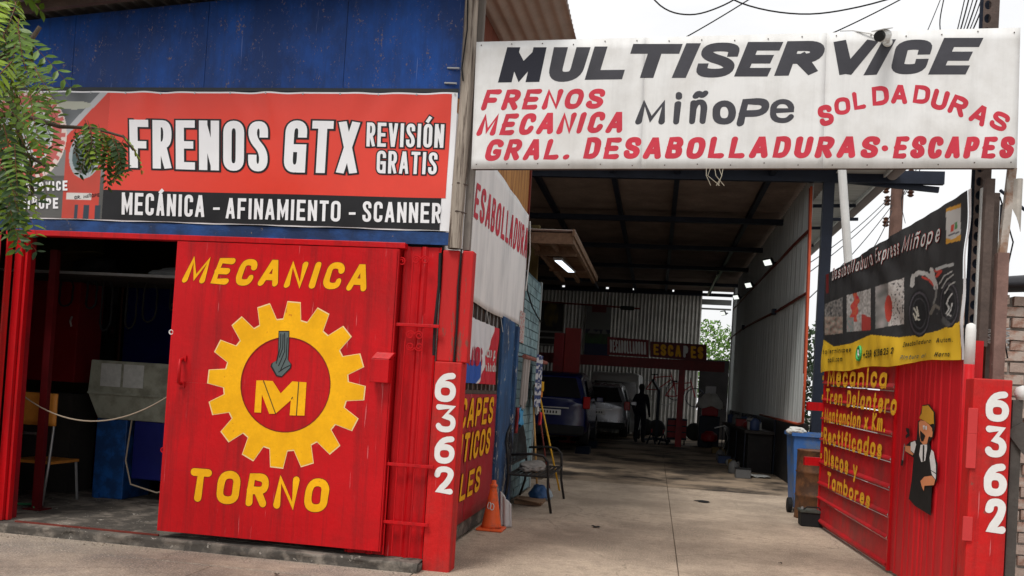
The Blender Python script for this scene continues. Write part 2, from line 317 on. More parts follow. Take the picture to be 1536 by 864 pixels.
# ------------------------------------------------------------------ brush lettering
G = {
'A': ['M0,0 L.42,1 L.58,1 L1,0', 'M.2,.3 L.8,.3'], 'B': ['M0,0 L0,1 L.55,1 Q.95,1 .95,.77 Q.95,.54 .55,.54 L0,.54', 'M.6,.54 Q1,.5 1,.27 Q1,0 .6,0 L0,0'],
'C': ['M1,.76 Q1,1 .5,1 Q0,1 0,.66 L0,.34 Q0,0 .5,0 Q1,0 1,.24'], 'D': ['M0,0 L0,1 L.45,1 Q1,1 1,.6 L1,.4 Q1,0 .45,0 L0,0'],
'E': ['M1,1 L0,1 L0,0 L1,0', 'M0,.5 L.85,.5'], 'F': ['M1,1 L0,1 L0,0', 'M0,.48 L.8,.48'],
'G': ['M1,.82 Q.9,1 .5,1 Q0,1 0,.66 L0,.34 Q0,0 .5,0 Q1,0 1,.22 L1,.40 L.68,.40'], 'H': ['M0,0 L0,1', 'M1,0 L1,1', 'M0,.5 L1,.5'],
'I': ['M.5,0 L.5,1'], 'L': ['M0,1 L0,0 L1,0'], 'M': ['M0,0 L.06,1 L.5,.12 L.94,1 L1,0'], 'N': ['M0,0 L0,1 L1,0 L1,1'],
'O': ['M.5,1 Q0,1 0,.62 L0,.38 Q0,0 .5,0 Q1,0 1,.38 L1,.62 Q1,1 .5,1'], 'P': ['M0,0 L0,1 L.5,1 Q1,1 1,.72 Q1,.44 .5,.44 L0,.44'],
'R': ['M0,0 L0,1 L.5,1 Q1,1 1,.74 Q1,.48 .5,.48 L0,.48', 'M.5,.48 L1,0'], 'S': ['M1,.78 Q1,1 .5,1 Q0,1 0,.77 Q0,.58 .5,.5 Q1,.42 1,.23 Q1,0 .5,0 Q0,0 0,.22'],
'T': ['M0,1 L1,1', 'M.5,1 L.5,0'], 'U': ['M0,1 L0,.34 Q0,0 .5,0 Q1,0 1,.34 L1,1'], 'V': ['M0,1 L.46,0 L.54,0 L1,1'], 'X': ['M0,1 L1,0', 'M1,1 L0,0'],
'Y': ['M0,1 L.5,.45 L1,1', 'M.5,.45 L.5,0'], 'Z': ['M0,1 L1,1 L0,0 L1,0'], 'K': ['M0,0 L0,1', 'M1,1 L.05,.48 L1,0'],
'a': ['M.95,.62 L.95,0', 'M.95,.5 Q.8,.68 .5,.66 Q0,.62 0,.33 Q0,0 .45,0 Q.8,0 .95,.2'], 'b': ['M0,1 L0,0', 'M0,.2 Q.15,0 .5,0 Q1,0 1,.33 Q1,.66 .5,.66 Q.15,.66 0,.48'],
'c': ['M1,.5 Q.9,.66 .55,.66 Q0,.66 0,.33 Q0,0 .55,0 Q.9,0 1,.15'], 'd': ['M1,1 L1,0', 'M1,.5 Q.85,.66 .5,.66 Q0,.66 0,.33 Q0,0 .5,0 Q.85,0 1,.2'],
'e': ['M0,.34 L1,.36 Q1,.66 .5,.66 Q0,.66 0,.33 Q0,0 .55,0 Q.85,0 1,.14'], 'f': ['M1,.95 Q.5,1.05 .45,.75 L.45,0', 'M0,.6 L.9,.6'],
'i': ['M.5,.62 L.5,0', 'M.5,.84 L.5,.93'], 'l': ['M.5,1 L.5,0'], 'm': ['M0,0 L0,.64', 'M0,.45 Q.1,.66 .3,.66 Q.5,.66 .5,.45 L.5,0', 'M.5,.45 Q.6,.66 .8,.66 Q1,.66 1,.45 L1,0'],
'n': ['M0,0 L0,.64', 'M0,.42 Q.15,.66 .55,.66 Q1,.66 1,.4 L1,0'], 'o': ['M.5,.66 Q0,.66 0,.33 Q0,0 .5,0 Q1,0 1,.33 Q1,.66 .5,.66'],
'p': ['M0,.64 L0,-.3', 'M0,.2 Q.15,0 .5,0 Q1,0 1,.33 Q1,.66 .5,.66 Q.15,.66 0,.48'], 'r': ['M0,0 L0,.64', 'M0,.4 Q.2,.66 1,.62'],
's': ['M.95,.53 Q.85,.66 .5,.66 Q0,.66 .05,.48 Q.1,.36 .5,.33 Q1,.3 .95,.15 Q.9,0 .5,0 Q.15,0 0,.12'], 't': ['M.45,.95 L.45,.15 Q.45,0 .9,.03', 'M0,.62 L.95,.62'],
'u': ['M0,.64 L0,.25 Q0,0 .45,0 Q.85,0 1,.22', 'M1,.64 L1,0'], 'x': ['M0,.64 L1,0', 'M1,.64 L0,0'], 'y': ['M0,.64 L.5,.05', 'M1,.64 L.3,-.28'], 'g': ['M1,.64 L1,-.1 Q1,-.3 .5,-.3 L.1,-.25', 'M1,.5 Q.85,.66 .5,.66 Q0,.66 0,.33 Q0,0 .5,0 Q.85,0 1,.2'],
'q': ['M1,.64 L1,-.3', 'M1,.5 Q.85,.66 .5,.66 Q0,.66 0,.33 Q0,0 .5,0 Q.85,0 1,.2'], 'v': ['M0,.64 L.5,0 L1,.64'], 'z': ['M0,.64 L1,.64 L0,0 L1,0'],
'-': ['M0,.42 L1,.42'], '.': ['M.4,.0 L.6,.0'], '*': ['M.4,.42 L.6,.42'], '+': ['M0,.45 L1,.45', 'M.5,.2 L.5,.7'], '@': ['M.7,.4 Q.5,.6 .3,.4 Q.5,.1 .7,.4 L1,.2 Q1,.8 .5,.8 Q0,.8 0,.4 Q0,0 .6,0'],
'1': ['M.1,.75 L.55,1 L.55,0'], '2': ['M0,.74 Q0,1 .5,1 Q1,1 1,.74 Q1,.52 .1,.0 L1,0'], '3': ['M0,1 L.95,1 L.42,.58 Q1,.58 1,.29 Q1,0 .5,0 Q.1,0 0,.16'],
'5': ['M.95,1 L.1,1 L.05,.55 Q1,.7 1,.3 Q1,0 .5,0 Q.1,0 0,.15'], '6': ['M.9,.95 Q0,.95 0,.34 Q0,0 .5,0 Q1,0 1,.31 Q1,.6 .5,.6 Q0,.6 0,.32'],
'8': ['M.5,.52 Q0,.52 .05,.77 Q.1,1 .5,1 Q.9,1 .95,.77 Q1,.52 .5,.52 Q0,.52 0,.26 Q0,0 .5,0 Q1,0 1,.26 Q1,.52 .5,.52'], '9': ['M1,.66 Q1,.4 .5,.4 Q0,.4 0,.69 Q0,1 .5,1 Q1,1 1,.66 Q1,.05 .1,.05'],
}
GS = {'N': ['M0,0 L0,1', 'M1,0 L1,1', 'M0,1 L1,0'], 'M': ['M0,0 L0,1', 'M1,0 L1,1', 'M0,1 L.5,.22 L1,1'], 'A': ['M0,0 L.44,1', 'M1,0 L.56,1', 'M.2,.27 L.8,.27'], 'V': ['M0,1 L.44,0', 'M1,1 L.56,0'], 'G': ['M1,.79 L1,.82 Q1,1 .5,1 Q0,1 0,.80 L0,.2 Q0,0 .5,0 Q1,0 1,.2 L1,.46 L.6,.46', 'M1,.4 L1,0'], 'C': ['M1,.79 L1,.82 Q1,1 .5,1 Q0,1 0,.80 L0,.2 Q0,0 .5,0 Q1,0 1,.18 L1,.21'], 'O': ['M.5,1 Q0,1 0,.80 L0,.2 Q0,0 .5,0 Q1,0 1,.2 L1,.80 Q1,1 .5,1'], 'S': ['M1,.79 L1,.82 Q1,1 .5,1 Q0,1 0,.82 Q0,.66 .5,.52 Q1,.38 1,.2 Q1,0 .5,0 Q0,0 0,.18 L0,.21']}
GS['Ñ'] = GS['N']+['M.1,1.22 Q.3,1.34 .5,1.24 Q.7,1.14 .9,1.26']; GS['Ó'] = GS['O']+['M.4,1.22 L.75,1.36']; GS['Á'] = GS['A']+['M.45,1.17 L.7,1.25']
G['Ñ'] = G['N']+['M.1,1.22 Q.3,1.34 .5,1.24 Q.7,1.14 .9,1.26']; G['ñ'] = G['n']+['M.1,.86 Q.3,1.0 .5,.92 Q.7,.84 .95,.96']
G['Ó'] = G['O']+['M.45,1.22 L.75,1.38']; G['Á'] = G['A']+['M.45,1.22 L.75,1.38']
WD = {'I': .05, 'i': .05, 'l': .05, '.': .12, '*': .14, 'M': .86, 'm': .85, ' ': .42, 'O': .66, 'G': .64, 'N': .62, 'A': .68, 'f': .4, 't': .4, 'r': .4, 's': .45, 'c': .48, 'e': .5, '1': .3, '-': .34, 'T': .6, 'V': .64, 'X': .6}
def parse(pth):
    pts = []; cur = None
    for tk in pth.replace('Q', 'Q ').replace('L', 'L ').replace('M', 'M ').split():
        if tk in 'MLQ': cmd = tk; ctl = None; continue
        x, y = (float(t) for t in tk.split(','))
        if cmd in 'ML': pts.append((x, y)); cur = (x, y)
        elif ctl is None: ctl = (x, y)
        else:
            for i in range(1, 7):
                t = i/6; pts.append(((1-t)**2*cur[0]+2*t*(1-t)*ctl[0]+t*t*x, (1-t)**2*cur[1]+2*t*(1-t)*ctl[1]+t*t*y))
            cur = (x, y); ctl = None
    return pts
PG = {k: [parse(p) for p in v] for k, v in G.items()}
PS = dict(PG); PS.update({k: [parse(p) for p in v] for k, v in GS.items()})
def ribbon(pts, hw, cap):
    """quads of a brush stroke of half width hw along 2-D points"""
    P = [Vector((x, y)) for x, y in pts]
    Q = [P[0]]
    for p in P[1:]:
        if (p-Q[-1]).length > 1e-4: Q.append(p)
    P = Q
    if len(P) < 2: P = [P[0], P[0]+Vector((.01, 0))]
    closed = (P[0]-P[-1]).length < 1e-3 and len(P) > 3
    if closed: P = P[:-1]
    n = len(P)
    if not closed and cap == 'square':
        P[0] = P[0]-(P[1]-P[0]).normalized()*hw; P[-1] = P[-1]+(P[-1]-P[-2]).normalized()*hw
    Ls, Rs = [], []
    for i in range(n):
        if closed: a = (P[i]-P[i-1]).normalized(); b = (P[(i+1) % n]-P[i]).normalized()
        else:
            a = (P[i]-P[i-1]).normalized() if i > 0 else (P[1]-P[0]).normalized(); b = (P[i+1]-P[i]).normalized() if i < n-1 else a
        na = Vector((-a.y, a.x)); nb = Vector((-b.y, b.x)); m_ = na+nb
        if m_.length < .2: m_ = na
        m_.normalize(); k = min(1/max(m_.dot(na), .3), 2.4 if cap == 'square' else 1.12)
        Ls.append(P[i]+m_*hw*k); Rs.append(P[i]-m_*hw*k)
    polys = []
    for i in range(n if closed else n-1):
        j = (i+1) % n; polys.append([Ls[i], Rs[i], Rs[j], Ls[j]])
    if not closed and cap == 'round':
        for e, d in ((P[0], P[0]-P[1]), (P[-1], P[-1]-P[-2])):
            a0 = math.atan2(d.y, d.x); polys.append([e+Vector((math.cos(a0+t), math.sin(a0+t)))*hw for t in [(-.5+k/6)*math.pi for k in range(7)]])
    return polys
def hull2(P_):
    P_ = sorted(set((round(a, 5), round(b, 5)) for a, b in P_))
    if len(P_) < 3: return P_
    def half(Q_):
        h = []
        for p in Q_:
            while len(h) > 1 and (h[-1][0]-h[-2][0])*(p[1]-h[-2][1])-(h[-1][1]-h[-2][1])*(p[0]-h[-2][0]) <= 1e-9: h.pop()
            h.append(p)
        return h[:-1]
    return half(P_)+half(P_[::-1])
def write(pl, s, quad, m, parent, sw=.2, ax=1.0, cap='round', slant=0.0, gap=.2, off=.004, grow=0.0, wob=0.0, name='lettering', widths=None, uvq=False, seed=1):
    """paint the word s into the quad (bottom-left, bottom-right, top-right, top-left; photo pixels) on plane pl"""
    rnd = random.Random(seed+len(s))
    q = quad if uvq else [pl.uv(*p) for p in quad]
    bl, br, tr, tl = [Vector(p) for p in q]
    asp = ((br-bl).length+(tr-tl).length)/((tl-bl).length+(tr-br).length)
    ws = widths or [WD.get(c, .58) for c in s]; tot = sum(ws)+gap*(len(s)-1) + sw*ax*0
    sxx = asp/tot; mb = MB(); x = 0; si = 0
    hw = sw/2; hx = hw*ax
    nonsp = [c for c in s if c != ' ']
    # widths are inner widths; every glyph additionally needs the pen
    pen = sw*ax; innertot = asp-pen*len(nonsp)
    scale = innertot/(tot if tot > 0 else 1)
    for c, wc in zip(s, ws):
        wg = wc*scale
        dy = rnd.uniform(-wob, wob)
        if c != ' ':
            polys = []
            for st in (PS if cap == 'square' else PG).get(c, []):
                pts = [((x+hx+gx*wg)/ax, hw+gy*(1-sw)+dy) for gx, gy in st]
                box = cap == 'square' and max(y for _, y in st) <= 1 and min(y for _, y in st) >= 0
                for poly in ribbon(pts, hw+grow, cap):
                    pp = []
                    for p in poly:
                        X = p.x*ax; Y = p.y
                        if box: Y = min(max(Y, dy-grow), 1+dy+grow); X = min(max(X, x-grow*ax), x+wg+pen+grow*ax)
                        pp.append((X, Y))
                    hl = hull2(pp)
                    if len(hl) > 2: polys.append(hl)
            vv = []; ff = []
            for pp in polys:
                ff.append(list(range(len(vv), len(vv)+len(pp)))); vv += [Vector(p) for p in pp]
            rv, _, rf, _, _, _ = delaunay_2d_cdt(vv, [], ff, 0, 1e-5)
            def inside(q):
                for pp in polys:
                    sg_ = 0; ok = True
                    for i in range(len(pp)):
                        a_, b_ = pp[i-1], pp[i]; cr = (b_[0]-a_[0])*(q[1]-a_[1])-(b_[1]-a_[1])*(q[0]-a_[0])
                        if sg_ == 0: sg_ = 1 if cr > 0 else -1
                        elif cr*sg_ < 0: ok = False; break
                    if ok: return True
                return False
            rf = [f for f in rf if inside((sum(rv[i].x for i in f)/len(f), sum(rv[i].y for i in f)/len(f)))]
            vs = []
            for p in rv:
                X = p.x+slant*(p.y-.5)+(0 if cap == 'square' else .03*noise.noise(Vector((p.x*3+seed, p.y*3, si)))); uv = (bl.lerp(br, X/asp)).lerp(tl.lerp(tr, X/asp), p.y); vs.append(pl.pt(uv.x, uv.y, off))
            mb.add(vs, [tuple(f) for f in rf])
            x += wg+pen
        else: x += wg
        x += gap*scale
    me = bpy.data.meshes.new(name)
    r = parent
    while r.parent: r = r.parent
    inv = (Matrix.Translation(r.location) @ r.rotation_euler.to_matrix().to_4x4()).inverted()
    me.from_pydata([tuple(inv @ v) for v in mb.v], [], mb.f); me.materials.append(m); me.update()
    o = bpy.data.objects.new(name, me); COL.objects.link(o); o.parent = parent; return o
def paint(pl, polypx, m, parent, off=.003, name='painted_shape', uv=False):
    pts = [p if uv else pl.uv(*p) for p in polypx]
    from mathutils.geometry import tessellate_polygon
    tr = tessellate_polygon([[Vector((p[0], p[1], 0)) for p in pts]])
    mb = MB().add([pl.pt(u, v, off) for u, v in pts], [tuple(t) for t in tr])
    return mb.build(name, m, parent)

# ------------------------------------------------------------------ ground
YF, XW = 6.586, -1.75
SZ = .076
g = struct('ground', B((-60, -40, -1), (60, 120, -.06)), asph)
# driveway and pavement as cast slabs with open joints
dr = struct('driveway', B((-7.4, 6.0, -.3), (2.95, 32.9, -.035)), conc)
def slab(par, x0, y0, x1, y1, m, z=0.0):
    j = .004; dz = random.uniform(-.002, .002)
    return B((x0+j, y0+j, -.034), (x1-j, y1-j, z+dz)).build('slab', m, par, bevel=.004)
ys = [6.0, 9.65, 14.2, 17, 20.7, 24.4, 28.1, 32.9]
for a, b in zip(ys, ys[1:]):
    cm_ = conc if a < 13 else oily  # hall slabs take the concrete with shade in its colour
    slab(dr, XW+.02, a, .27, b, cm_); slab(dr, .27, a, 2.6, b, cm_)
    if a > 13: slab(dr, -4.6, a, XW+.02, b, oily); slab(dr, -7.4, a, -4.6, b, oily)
sw_ = struct('pavement', B((-14, 1.2, -.3), (14, 6.0, -.035)), walk)
xs = [-13.5, -11.2, -8.9, -6.6, -4.9, -3.15, -1.2, .8, 2.9, 5, 7, 9, 11.5, 13.5]
for a, b in zip(xs, xs[1:]):
    slab(sw_, a, 1.25, b, 3.6, walk); slab(sw_, a, 3.6, b, 6.0, walk)
for a, b in ((-14, -8.9), (-8.9, -5.6), (-5.6, -3.6), (-3.6, -1.73)): slab(sw_, a, 6.0, b, 6.395, walk)
slab(sw_, 2.6, 6.0, 7, 9.0, walk)
# gravel crumbs scattered at the kerb foot
mb = MB(); rr = random.Random(3)
for i in range(900):
    x = rr.uniform(-5.5, -1.2); y = 6.36-abs(rr.gauss(0, .10))
    if rr.random() < .35: x = rr.uniform(-1.5, 2.0); y = 6.4+rr.gauss(0, .22)
    s = rr.uniform(.003, .011); q = Vector((x, y, s*.4)); mb.add([q+Vector((rr.uniform(-s, s), rr.uniform(-s, s), -s*.4)) for _ in range(3)]+[q+Vector((0, 0, s*.7))], ((0, 1, 2), (0, 1, 3), (1, 2, 3), (2, 0, 3)))
tag(mb.build('gravel', walk), kind='stuff', label='loose grit scattered along the kerb foot')
for k, (x, y, lab) in enumerate(((-.55, 9.4, 'small dark oily rag scrap on the driveway right of the bench'), (.75, 12.6, 'dark oil smear in the middle of the driveway'), (-2.6, 5.9, 'dry leaf on the pavement before the sliding door'), (1.2, 8.2, 'dry leaf on the driveway before the gate'))):
    sz = .12 if k == 1 else (.05 if k == 0 else .02); rl_ = random.Random(k+50)
    P_ = [Vector((x+sz*math.cos(t*math.pi/8)*rl_.uniform(.6, 1.1), y+sz*1.3*math.sin(t*math.pi/8)*rl_.uniform(.5, 1.1), .006+(rl_.uniform(0, .012) if k != 1 else 0))) for t in range(16)]
    tag(MB().add(P_+[Vector((x, y, .012))], [(i, (i+1) % 16, 16) for i in range(16)]).build('litter' if k != 1 else 'oil_spot', black if k < 2 else bark), lab, 'litter' if k != 1 else 'stain')
# raised concrete threshold under the left shopfront: rough front edge
def kf(u, v):
    X = -5.9+u*4.20; n1 = noise.noise(Vector((X*3, v*2, 1)))*.02+noise.noise(Vector((X*12, v*6, 4)))*.008
    if v < .45: return Vector((X, 6.40+n1*1.4-.0*v, -.03+v/.45*(.105)+n1*.3))
    return Vector((X, 6.40+n1*(1-v)+(v-.45)/.55*.22, SZ-.003+n1*.25))
mb = MB().grid(kf, 180, 12)
mb.box((-5.9, 6.44, -.03), (-1.70, 6.62, SZ-.02))
kb = struct('kerb', mb, kerbm, smooth=True)
struct('shop_floor', B((-9, 6.60, -.03), (XW-.05, 12.9, SZ)), kerbm)

# ------------------------------------------------------------------ left shop building
FP = Plane((0, YF, 0), (1, 0, 0), (0, 0, 1))
shop = thing('shop_building', 'two-part workshop building with blue upper front and open red lower front left of the driveway', 'building', (-4, YF, 0))
# upper blue boards, cut in sheets
xs = [-9.2, -6.9, -5.05, -3.83, -2.62, -1.655]
zt = lambda x: 4.36+(x+5.4)*.085
for k, (a, b) in enumerate(zip(xs, xs[1:])):
    MB().prism([(a+.002, YF, 3.70), (b-.002, YF, 3.70), (b-.002, YF, zt(b)), (a+.002, YF, zt(a))], (0, .03, 0)).build('wall_panel', blue, shop)
MB().box((-9.2, YF-.015, 3.735), (-1.66, YF-.003, 3.765)).build('batten', flat('dark_batten', (.03, .035, .04)), shop)
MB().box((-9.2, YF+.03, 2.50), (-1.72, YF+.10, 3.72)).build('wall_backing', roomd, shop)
MB().box((-9.2, YF-.03, 2.53), (-1.655, YF+.03, 2.625)).box((-9.2, YF-.038, 2.525), (-1.65, YF-.032, 2.54)).build('lintel', bluestrip, shop)
# eave and roof
ez = lambda x: 4.335+(x+5.4)*.10
mb = MB()
N = 150
def roofs(u, v):
    X = -9.3+u*8.30; Y = 5.95+v*7.0
    return Vector((X, Y, ez(X)+.09+v*.45+.011*math.sin(X*2*math.pi/.12)))
mb.grid(roofs, 560, 2)
mb.build('roof', tin, shop, solid=.003)
MB().prism([(-9.3, 6.0, ez(-9.3)+.035), (-1.0, 6.0, ez(-1.0)+.035), (-1.0, 6.0, ez(-1)+.085), (-9.3, 6.0, ez(-9.3)+.085)], (0, .03, 0)).build('fascia', flat('pale_flashing', (.50, .50, .48)), shop)
MB().prism([(-9.3, 6.06, ez(-9.3)-.005), (-1.0, 6.06, ez(-1.0)-.005), (-1.0, 6.06, ez(-1)+.05), (-9.3, 6.06, ez(-9.3)+.05)], (0, .05, 0)).build('fascia_board', steelblk, shop)
MB().prism([(-9.3, 6.32, ez(-9.3)-.03), (-1.0, 6.32, ez(-1.0)-.03), (-1.0, 6.32, ez(-1)+.05), (-9.3, 6.32, ez(-9.3)+.05)], (0, .05, 0)).build('rafter', steelbrn, shop)
# room behind
MB().box((-9.1, YF+.1, 0), (-9.0, 12.9, 3.9)).box((-9, 12.8, 0), (XW-.1, 12.9, 3.9)).build('room_wall', roomw, shop)
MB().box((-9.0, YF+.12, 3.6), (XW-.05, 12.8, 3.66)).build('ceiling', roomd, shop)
MB().box((-9.2, YF+.0, 0), (-5.75, YF+.06, 2.52)).build('wall', red, shop)
# side wall towards the driveway (X = XW): openings and claddings are butted one after another
MB().box((XW-.10, 6.72, 0), (XW-.01, 9.52, .145)).build('plinth', kerbm, shop)
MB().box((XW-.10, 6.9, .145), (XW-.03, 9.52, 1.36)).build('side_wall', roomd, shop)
MB().box((XW-.07, 6.72, 3.60), (XW-.012, 11.05, 4.42)).build('side_board', ply, shop)
MB().box((XW-.07, 6.72, 4.42), (XW-.015, 11.0, 5.3)).build('gable_board', redbrown, shop)
MB().box((XW-.05, 11.0, 2.3), (XW+.01, 11.05, 4.42)).build('corner_post', rustred, shop)
# overhanging eave of the tall part behind
def eav(u, v):
    Y = 6.9+u*6.2; X = -1.95+v*.90
    return Vector((X, Y, 5.30-v*.10+.014*math.sin(Y*2*math.pi/.115)))
MB().grid(eav, 54*8, 1).build('eave_sheet', tin, shop, solid=.003)
MB().tube([(XW+.005, 8.1, 5.2), (XW+.01, 8.6, 5.0), (XW+.02, 8.85, 4.72), (XW+.01, 9.3, 4.66), (XW+.01, 9.9, 4.62)], .006, 6).build('cable', whpl, shop)
# wire guide: cladding above the lintel on the far left
# ------------------------------------------------------------------ turquoise brick wall
bw = thing('brick_wall', 'turquoise painted brick wall beside the bench, tools hanging on it', 'wall', (XW, 11.8, 0))
MB().box((XW-.16, 10.62, 0), (XW-.012, 12.62, 3.0)).build('mortar', mat('turquoise_mortar', (.10, .16, .18), .9, .2, 6, .4, 20), bw)
k = 0; z = .02
while z < 2.95:
    y = 10.62-(.14 if k % 2 else 0)
    while y < 12.62:
        y0 = max(y, 10.62); y1 = min(y+.275, 12.615)
        if y1-y0 > .04: MB().box((XW-.05, y0+.006, z), (XW+random.uniform(-.004, .006), y1-.006, z+.105)).build('brick', turq, bw)
        y += .285
    z += .118; k += 1
MB().box((XW-.17, 12.62, 0), (XW+.012, 12.70, 3.02)).build('corner_strip', mat('pale_corner', (.3, .34, .34), .7, .2, 4, .3, 20), bw)
# rear wall of the shop towards the garage
tag(MB().box((-7.4, 12.9, 0), (XW-.17, 13.0, 3.2)).build('rear_wall', roomd), 'dark rear wall of the shop, hidden behind the turquoise bricks', 'wall')

# ------------------------------------------------------------------ big red vinyl banner
bnr = thing('vinyl_banner', 'large red vinyl banner reading FRENOS GTX hung across the blue shop front', 'banner', (-3.6, YF, 2.6))
BP = Plane((0, YF-.04, 0), (1, 0, 0), (0, 0, 1))
bn0 = noise.noise
def bdisp(u, v):
    t = max(0, (v-3.35)/.38); e = max(0, (2.8-v)/.2)
    d = .010*bn0(Vector((u*1.2, v*1.0, 0)))
    d += .022*t*math.sin(u*17+(3.72-v)*9*math.sin(u*2.2))*max(0, bn0(Vector((u*2, 0, 9)))+.35)
    d += .004*e*math.sin(u*23)
    d += .012*max(0, (u+1.9)/.25)*math.sin(v*9)*.6
    return d
BP.disp = bdisp
bx0, bx1, bz0, bz1 = -6.6, -1.655, 2.632, 3.722
mb = MB(); mb.grid(lambda a, b: BP.pt(bx0+a*(bx1-bx0), bz0+b*(bz1-bz0)+.003*math.sin(a*40)*(b == 0), 0), 300, 60)
mb.build('sheet', vwhite, bnr, smooth=True)
def sheet(pl, u0, v0, u1, v1, m, off, par, nu=120, nv=30, name='print_panel'):
    mb = MB(); mb.grid(lambda a, b: pl.pt(u0+a*(u1-u0), v0+b*(v1-v0), off), nu, nv); return mb.build(name, m, par, smooth=True)
RL = -4.645
sheet(BP, RL, 2.89, -1.70, 3.708, vred, .0030, bnr, 300, 60)
sheet(BP, RL, 2.640, -1.735, 2.89, vblack, .0030, bnr, 300, 14)
# printed picture on the left of the banner: coloured fine grid (flat print)
def pic(pl, u0, v0, u1, v1, nu, nv, fn, off, par, name='printed_picture'):
    mb = MB(); mb.grid(lambda a, b: pl.pt(u0+a*(u1-u0), v0+b*(v1-v0), off), nu, nv)
    o = mb.build(name, vprint, par, smooth=True); at = o.data.color_attributes.new('col', 'FLOAT_COLOR', 'POINT')
    k = 0; buf = []
    for j in range(nv+1):
        for i in range(nu+1): c = fn(i/nu, j/nv); buf += [c[0], c[1], c[2], 1]
    at.data.foreach_set('color', buf); return o
def gearpic(u, v):
    x = -6.6+u*(RL+6.6); z = 2.64+v*1.068
    n1 = bn0(Vector((x*6, z*6, 2)))
    base = (.20, .20, .20) if z > 3.0 else (.09, .09, .085)
    if z > 3.25: base = tuple(c*(1+.6*n1) for c in (.13, .14, .15))
    # sloping red edge from top right
    if x > -4.72+(z-3.72)*0.95 +.06 and z > 3.22: base = (.6, .06, .04)
    if abs(x-(-4.72+(z-3.72)*.95)-.03) < .035 and z > 3.3: base = (.45, .46, .48)
    # pale car shape in the dark frame
    ex = (x+4.97)/.16; ezz = (z-3.60)/.035
    if ex*ex+ezz*ezz < 1: base = (.42, .43, .36)
    dx = x+5.42; dz = z-3.33; r = math.hypot(dx, dz); a = math.atan2(dz, dx)
    R1 = .37+.02*(1 if math.sin(a*34) > 0 else -1)
    if r < R1: base = (.52, .12, .11)
    if r < .40 and r > R1: base = (.7, .6, .55)
    if r < .27: base = (.62, .62, .62)
    if r < .25: base = (.36, .40, .42) if math.sin(a*3+1) > 0 else ((.6, .06, .04) if math.sin(a*3) < -.3 else (.55, .57, .58))
    # red lift box
    if -5.02 < x < -4.68 and z < 3.28: base = (.50+.1*n1, .06, .04)
    e2 = math.hypot((x+4.84)/.13, (z-3.17)/.17)
    if e2 < 1.12: base = (.35, .40, .42)
    if e2 < .9: base = (.10+.06*n1, .11, .11)
    if -4.99 < x < -4.75 and 2.80 < z < 2.86: base = (.62, .61, .58)
    if x < -5.02 and z < 2.98: base = (.10, .10, .095)
    if x < -6.1: base = (.55, .10, .08)
    if -4.9 < x < -4.66 and z < 2.76 and math.sin(x*60) > .1: base = (.03, .05, .07)
    return base
pic(BP, -6.6, 2.64, RL, 3.708, 300, 150, gearpic, .0032, bnr)
def btext(s, quad, sw, ax, gap, m=vwhite, outl=None, off=.0085, **k):
    if outl: write(BP, s, quad, vblack, bnr, sw=sw, ax=ax, cap='square', gap=gap, off=off-.003, grow=outl, name='letter_outline', **k)
    write(BP, s, quad, m, bnr, sw=sw, ax=ax, cap='square', gap=gap, off=off, **k)
btext('FRENOS', [(196, 252), (402, 258), (403, 182), (195, 180)], .15, 1.2, .22, outl=.035)
btext('GTX', [(426, 259), (536, 261), (541, 183), (430, 181)], .15, 1.2, .24, outl=.035)
btext('REVISIÓN', [(550, 220), (665, 222), (667, 187), (551, 184)], .14, 1.05, .26, outl=.06)
btext('GRATIS', [(565, 260), (655, 262), (657, 229), (566, 226)], .14, 1.05, .26, outl=.06)
btext('MECÁNICA', [(183, 322), (307, 326), (308, 293), (184, 289)], .155, 1.0, .26)
btext('-', [(320, 326), (330, 326), (330, 296), (320, 296)], .12, 1.2, .3)
btext('AFINAMIENTO', [(339, 328), (511, 333), (512, 302), (340, 297)], .155, 1.0, .26)
btext('-', [(524, 334), (534, 334), (534, 303), (524, 303)], .12, 1.2, .3)
btext('SCANNER', [(544, 333), (661, 335), (662, 305), (545, 302)], .155, 1.0, .26)
btext('SERVICE', [(40, 287), (102, 286), (102, 271), (40, 274)], .2, 1.1, .34)
btext('MIÑOPE', [(30, 314), (88, 313), (88, 297), (30, 299)], .2, 1.1, .34)
write(BP, 'GR. MIÑOPE', [(112, 299), (150, 295), (150, 290), (112, 294)], vblack, bnr, sw=.22, off=.005)
for k in range(16):
    MB().lathe([(.008, 0), (.008, .004)], BP.pt(-6.4+k*.315, 3.708, .004), 8, Matrix.Rotation(R(90), 3, 'X').to_4x4()).build('eyelet', bsteel, bnr)

# ------------------------------------------------------------------ sliding red door and frame
fr = thing('door_frame', 'red steel door frame around the wide left opening', 'door frame', (-4.4, 6.5, SZ))
MB().box((-5.47, 6.47, 2.475), (-1.98, 6.55, 2.52)).build('rail', red, fr, bevel=.004)
MB().box((-5.395, 6.50, SZ), (-5.33, 6.56, 2.475)).box((-5.325, 6.53, SZ), (-5.30, 6.58, 2.475)).build('jamb', red, fr, bevel=.004)
MB().box((-5.37, 6.62, SZ), (-5.34, 6.68, 2.48)).build('jamb', darkred, fr)
MB().bar((-5.2, 6.5, SZ+.004), (-3.9, 6.5, SZ+.004), .02, .012).build('floor_rail', rustred, fr)
DP = Plane((0, 6.46, 0), (1, 0, 0), (0, 0, 1))
dn = lambda u, v: .006*noise.noise(Vector((u*1.4, v*1.1, 3)))+.0015*math.sin(v*9+u)
DP.disp = dn
door = thing('sliding_door', 'big red sheet metal sliding door painted MECANICA TORNO with a yellow gear', 'door', (-3.0, 6.46, SZ))
dq = [Vector(DP.uv(*p)) for p in ((242, 797), (560, 826), (604, 374), (265.5, 361))]
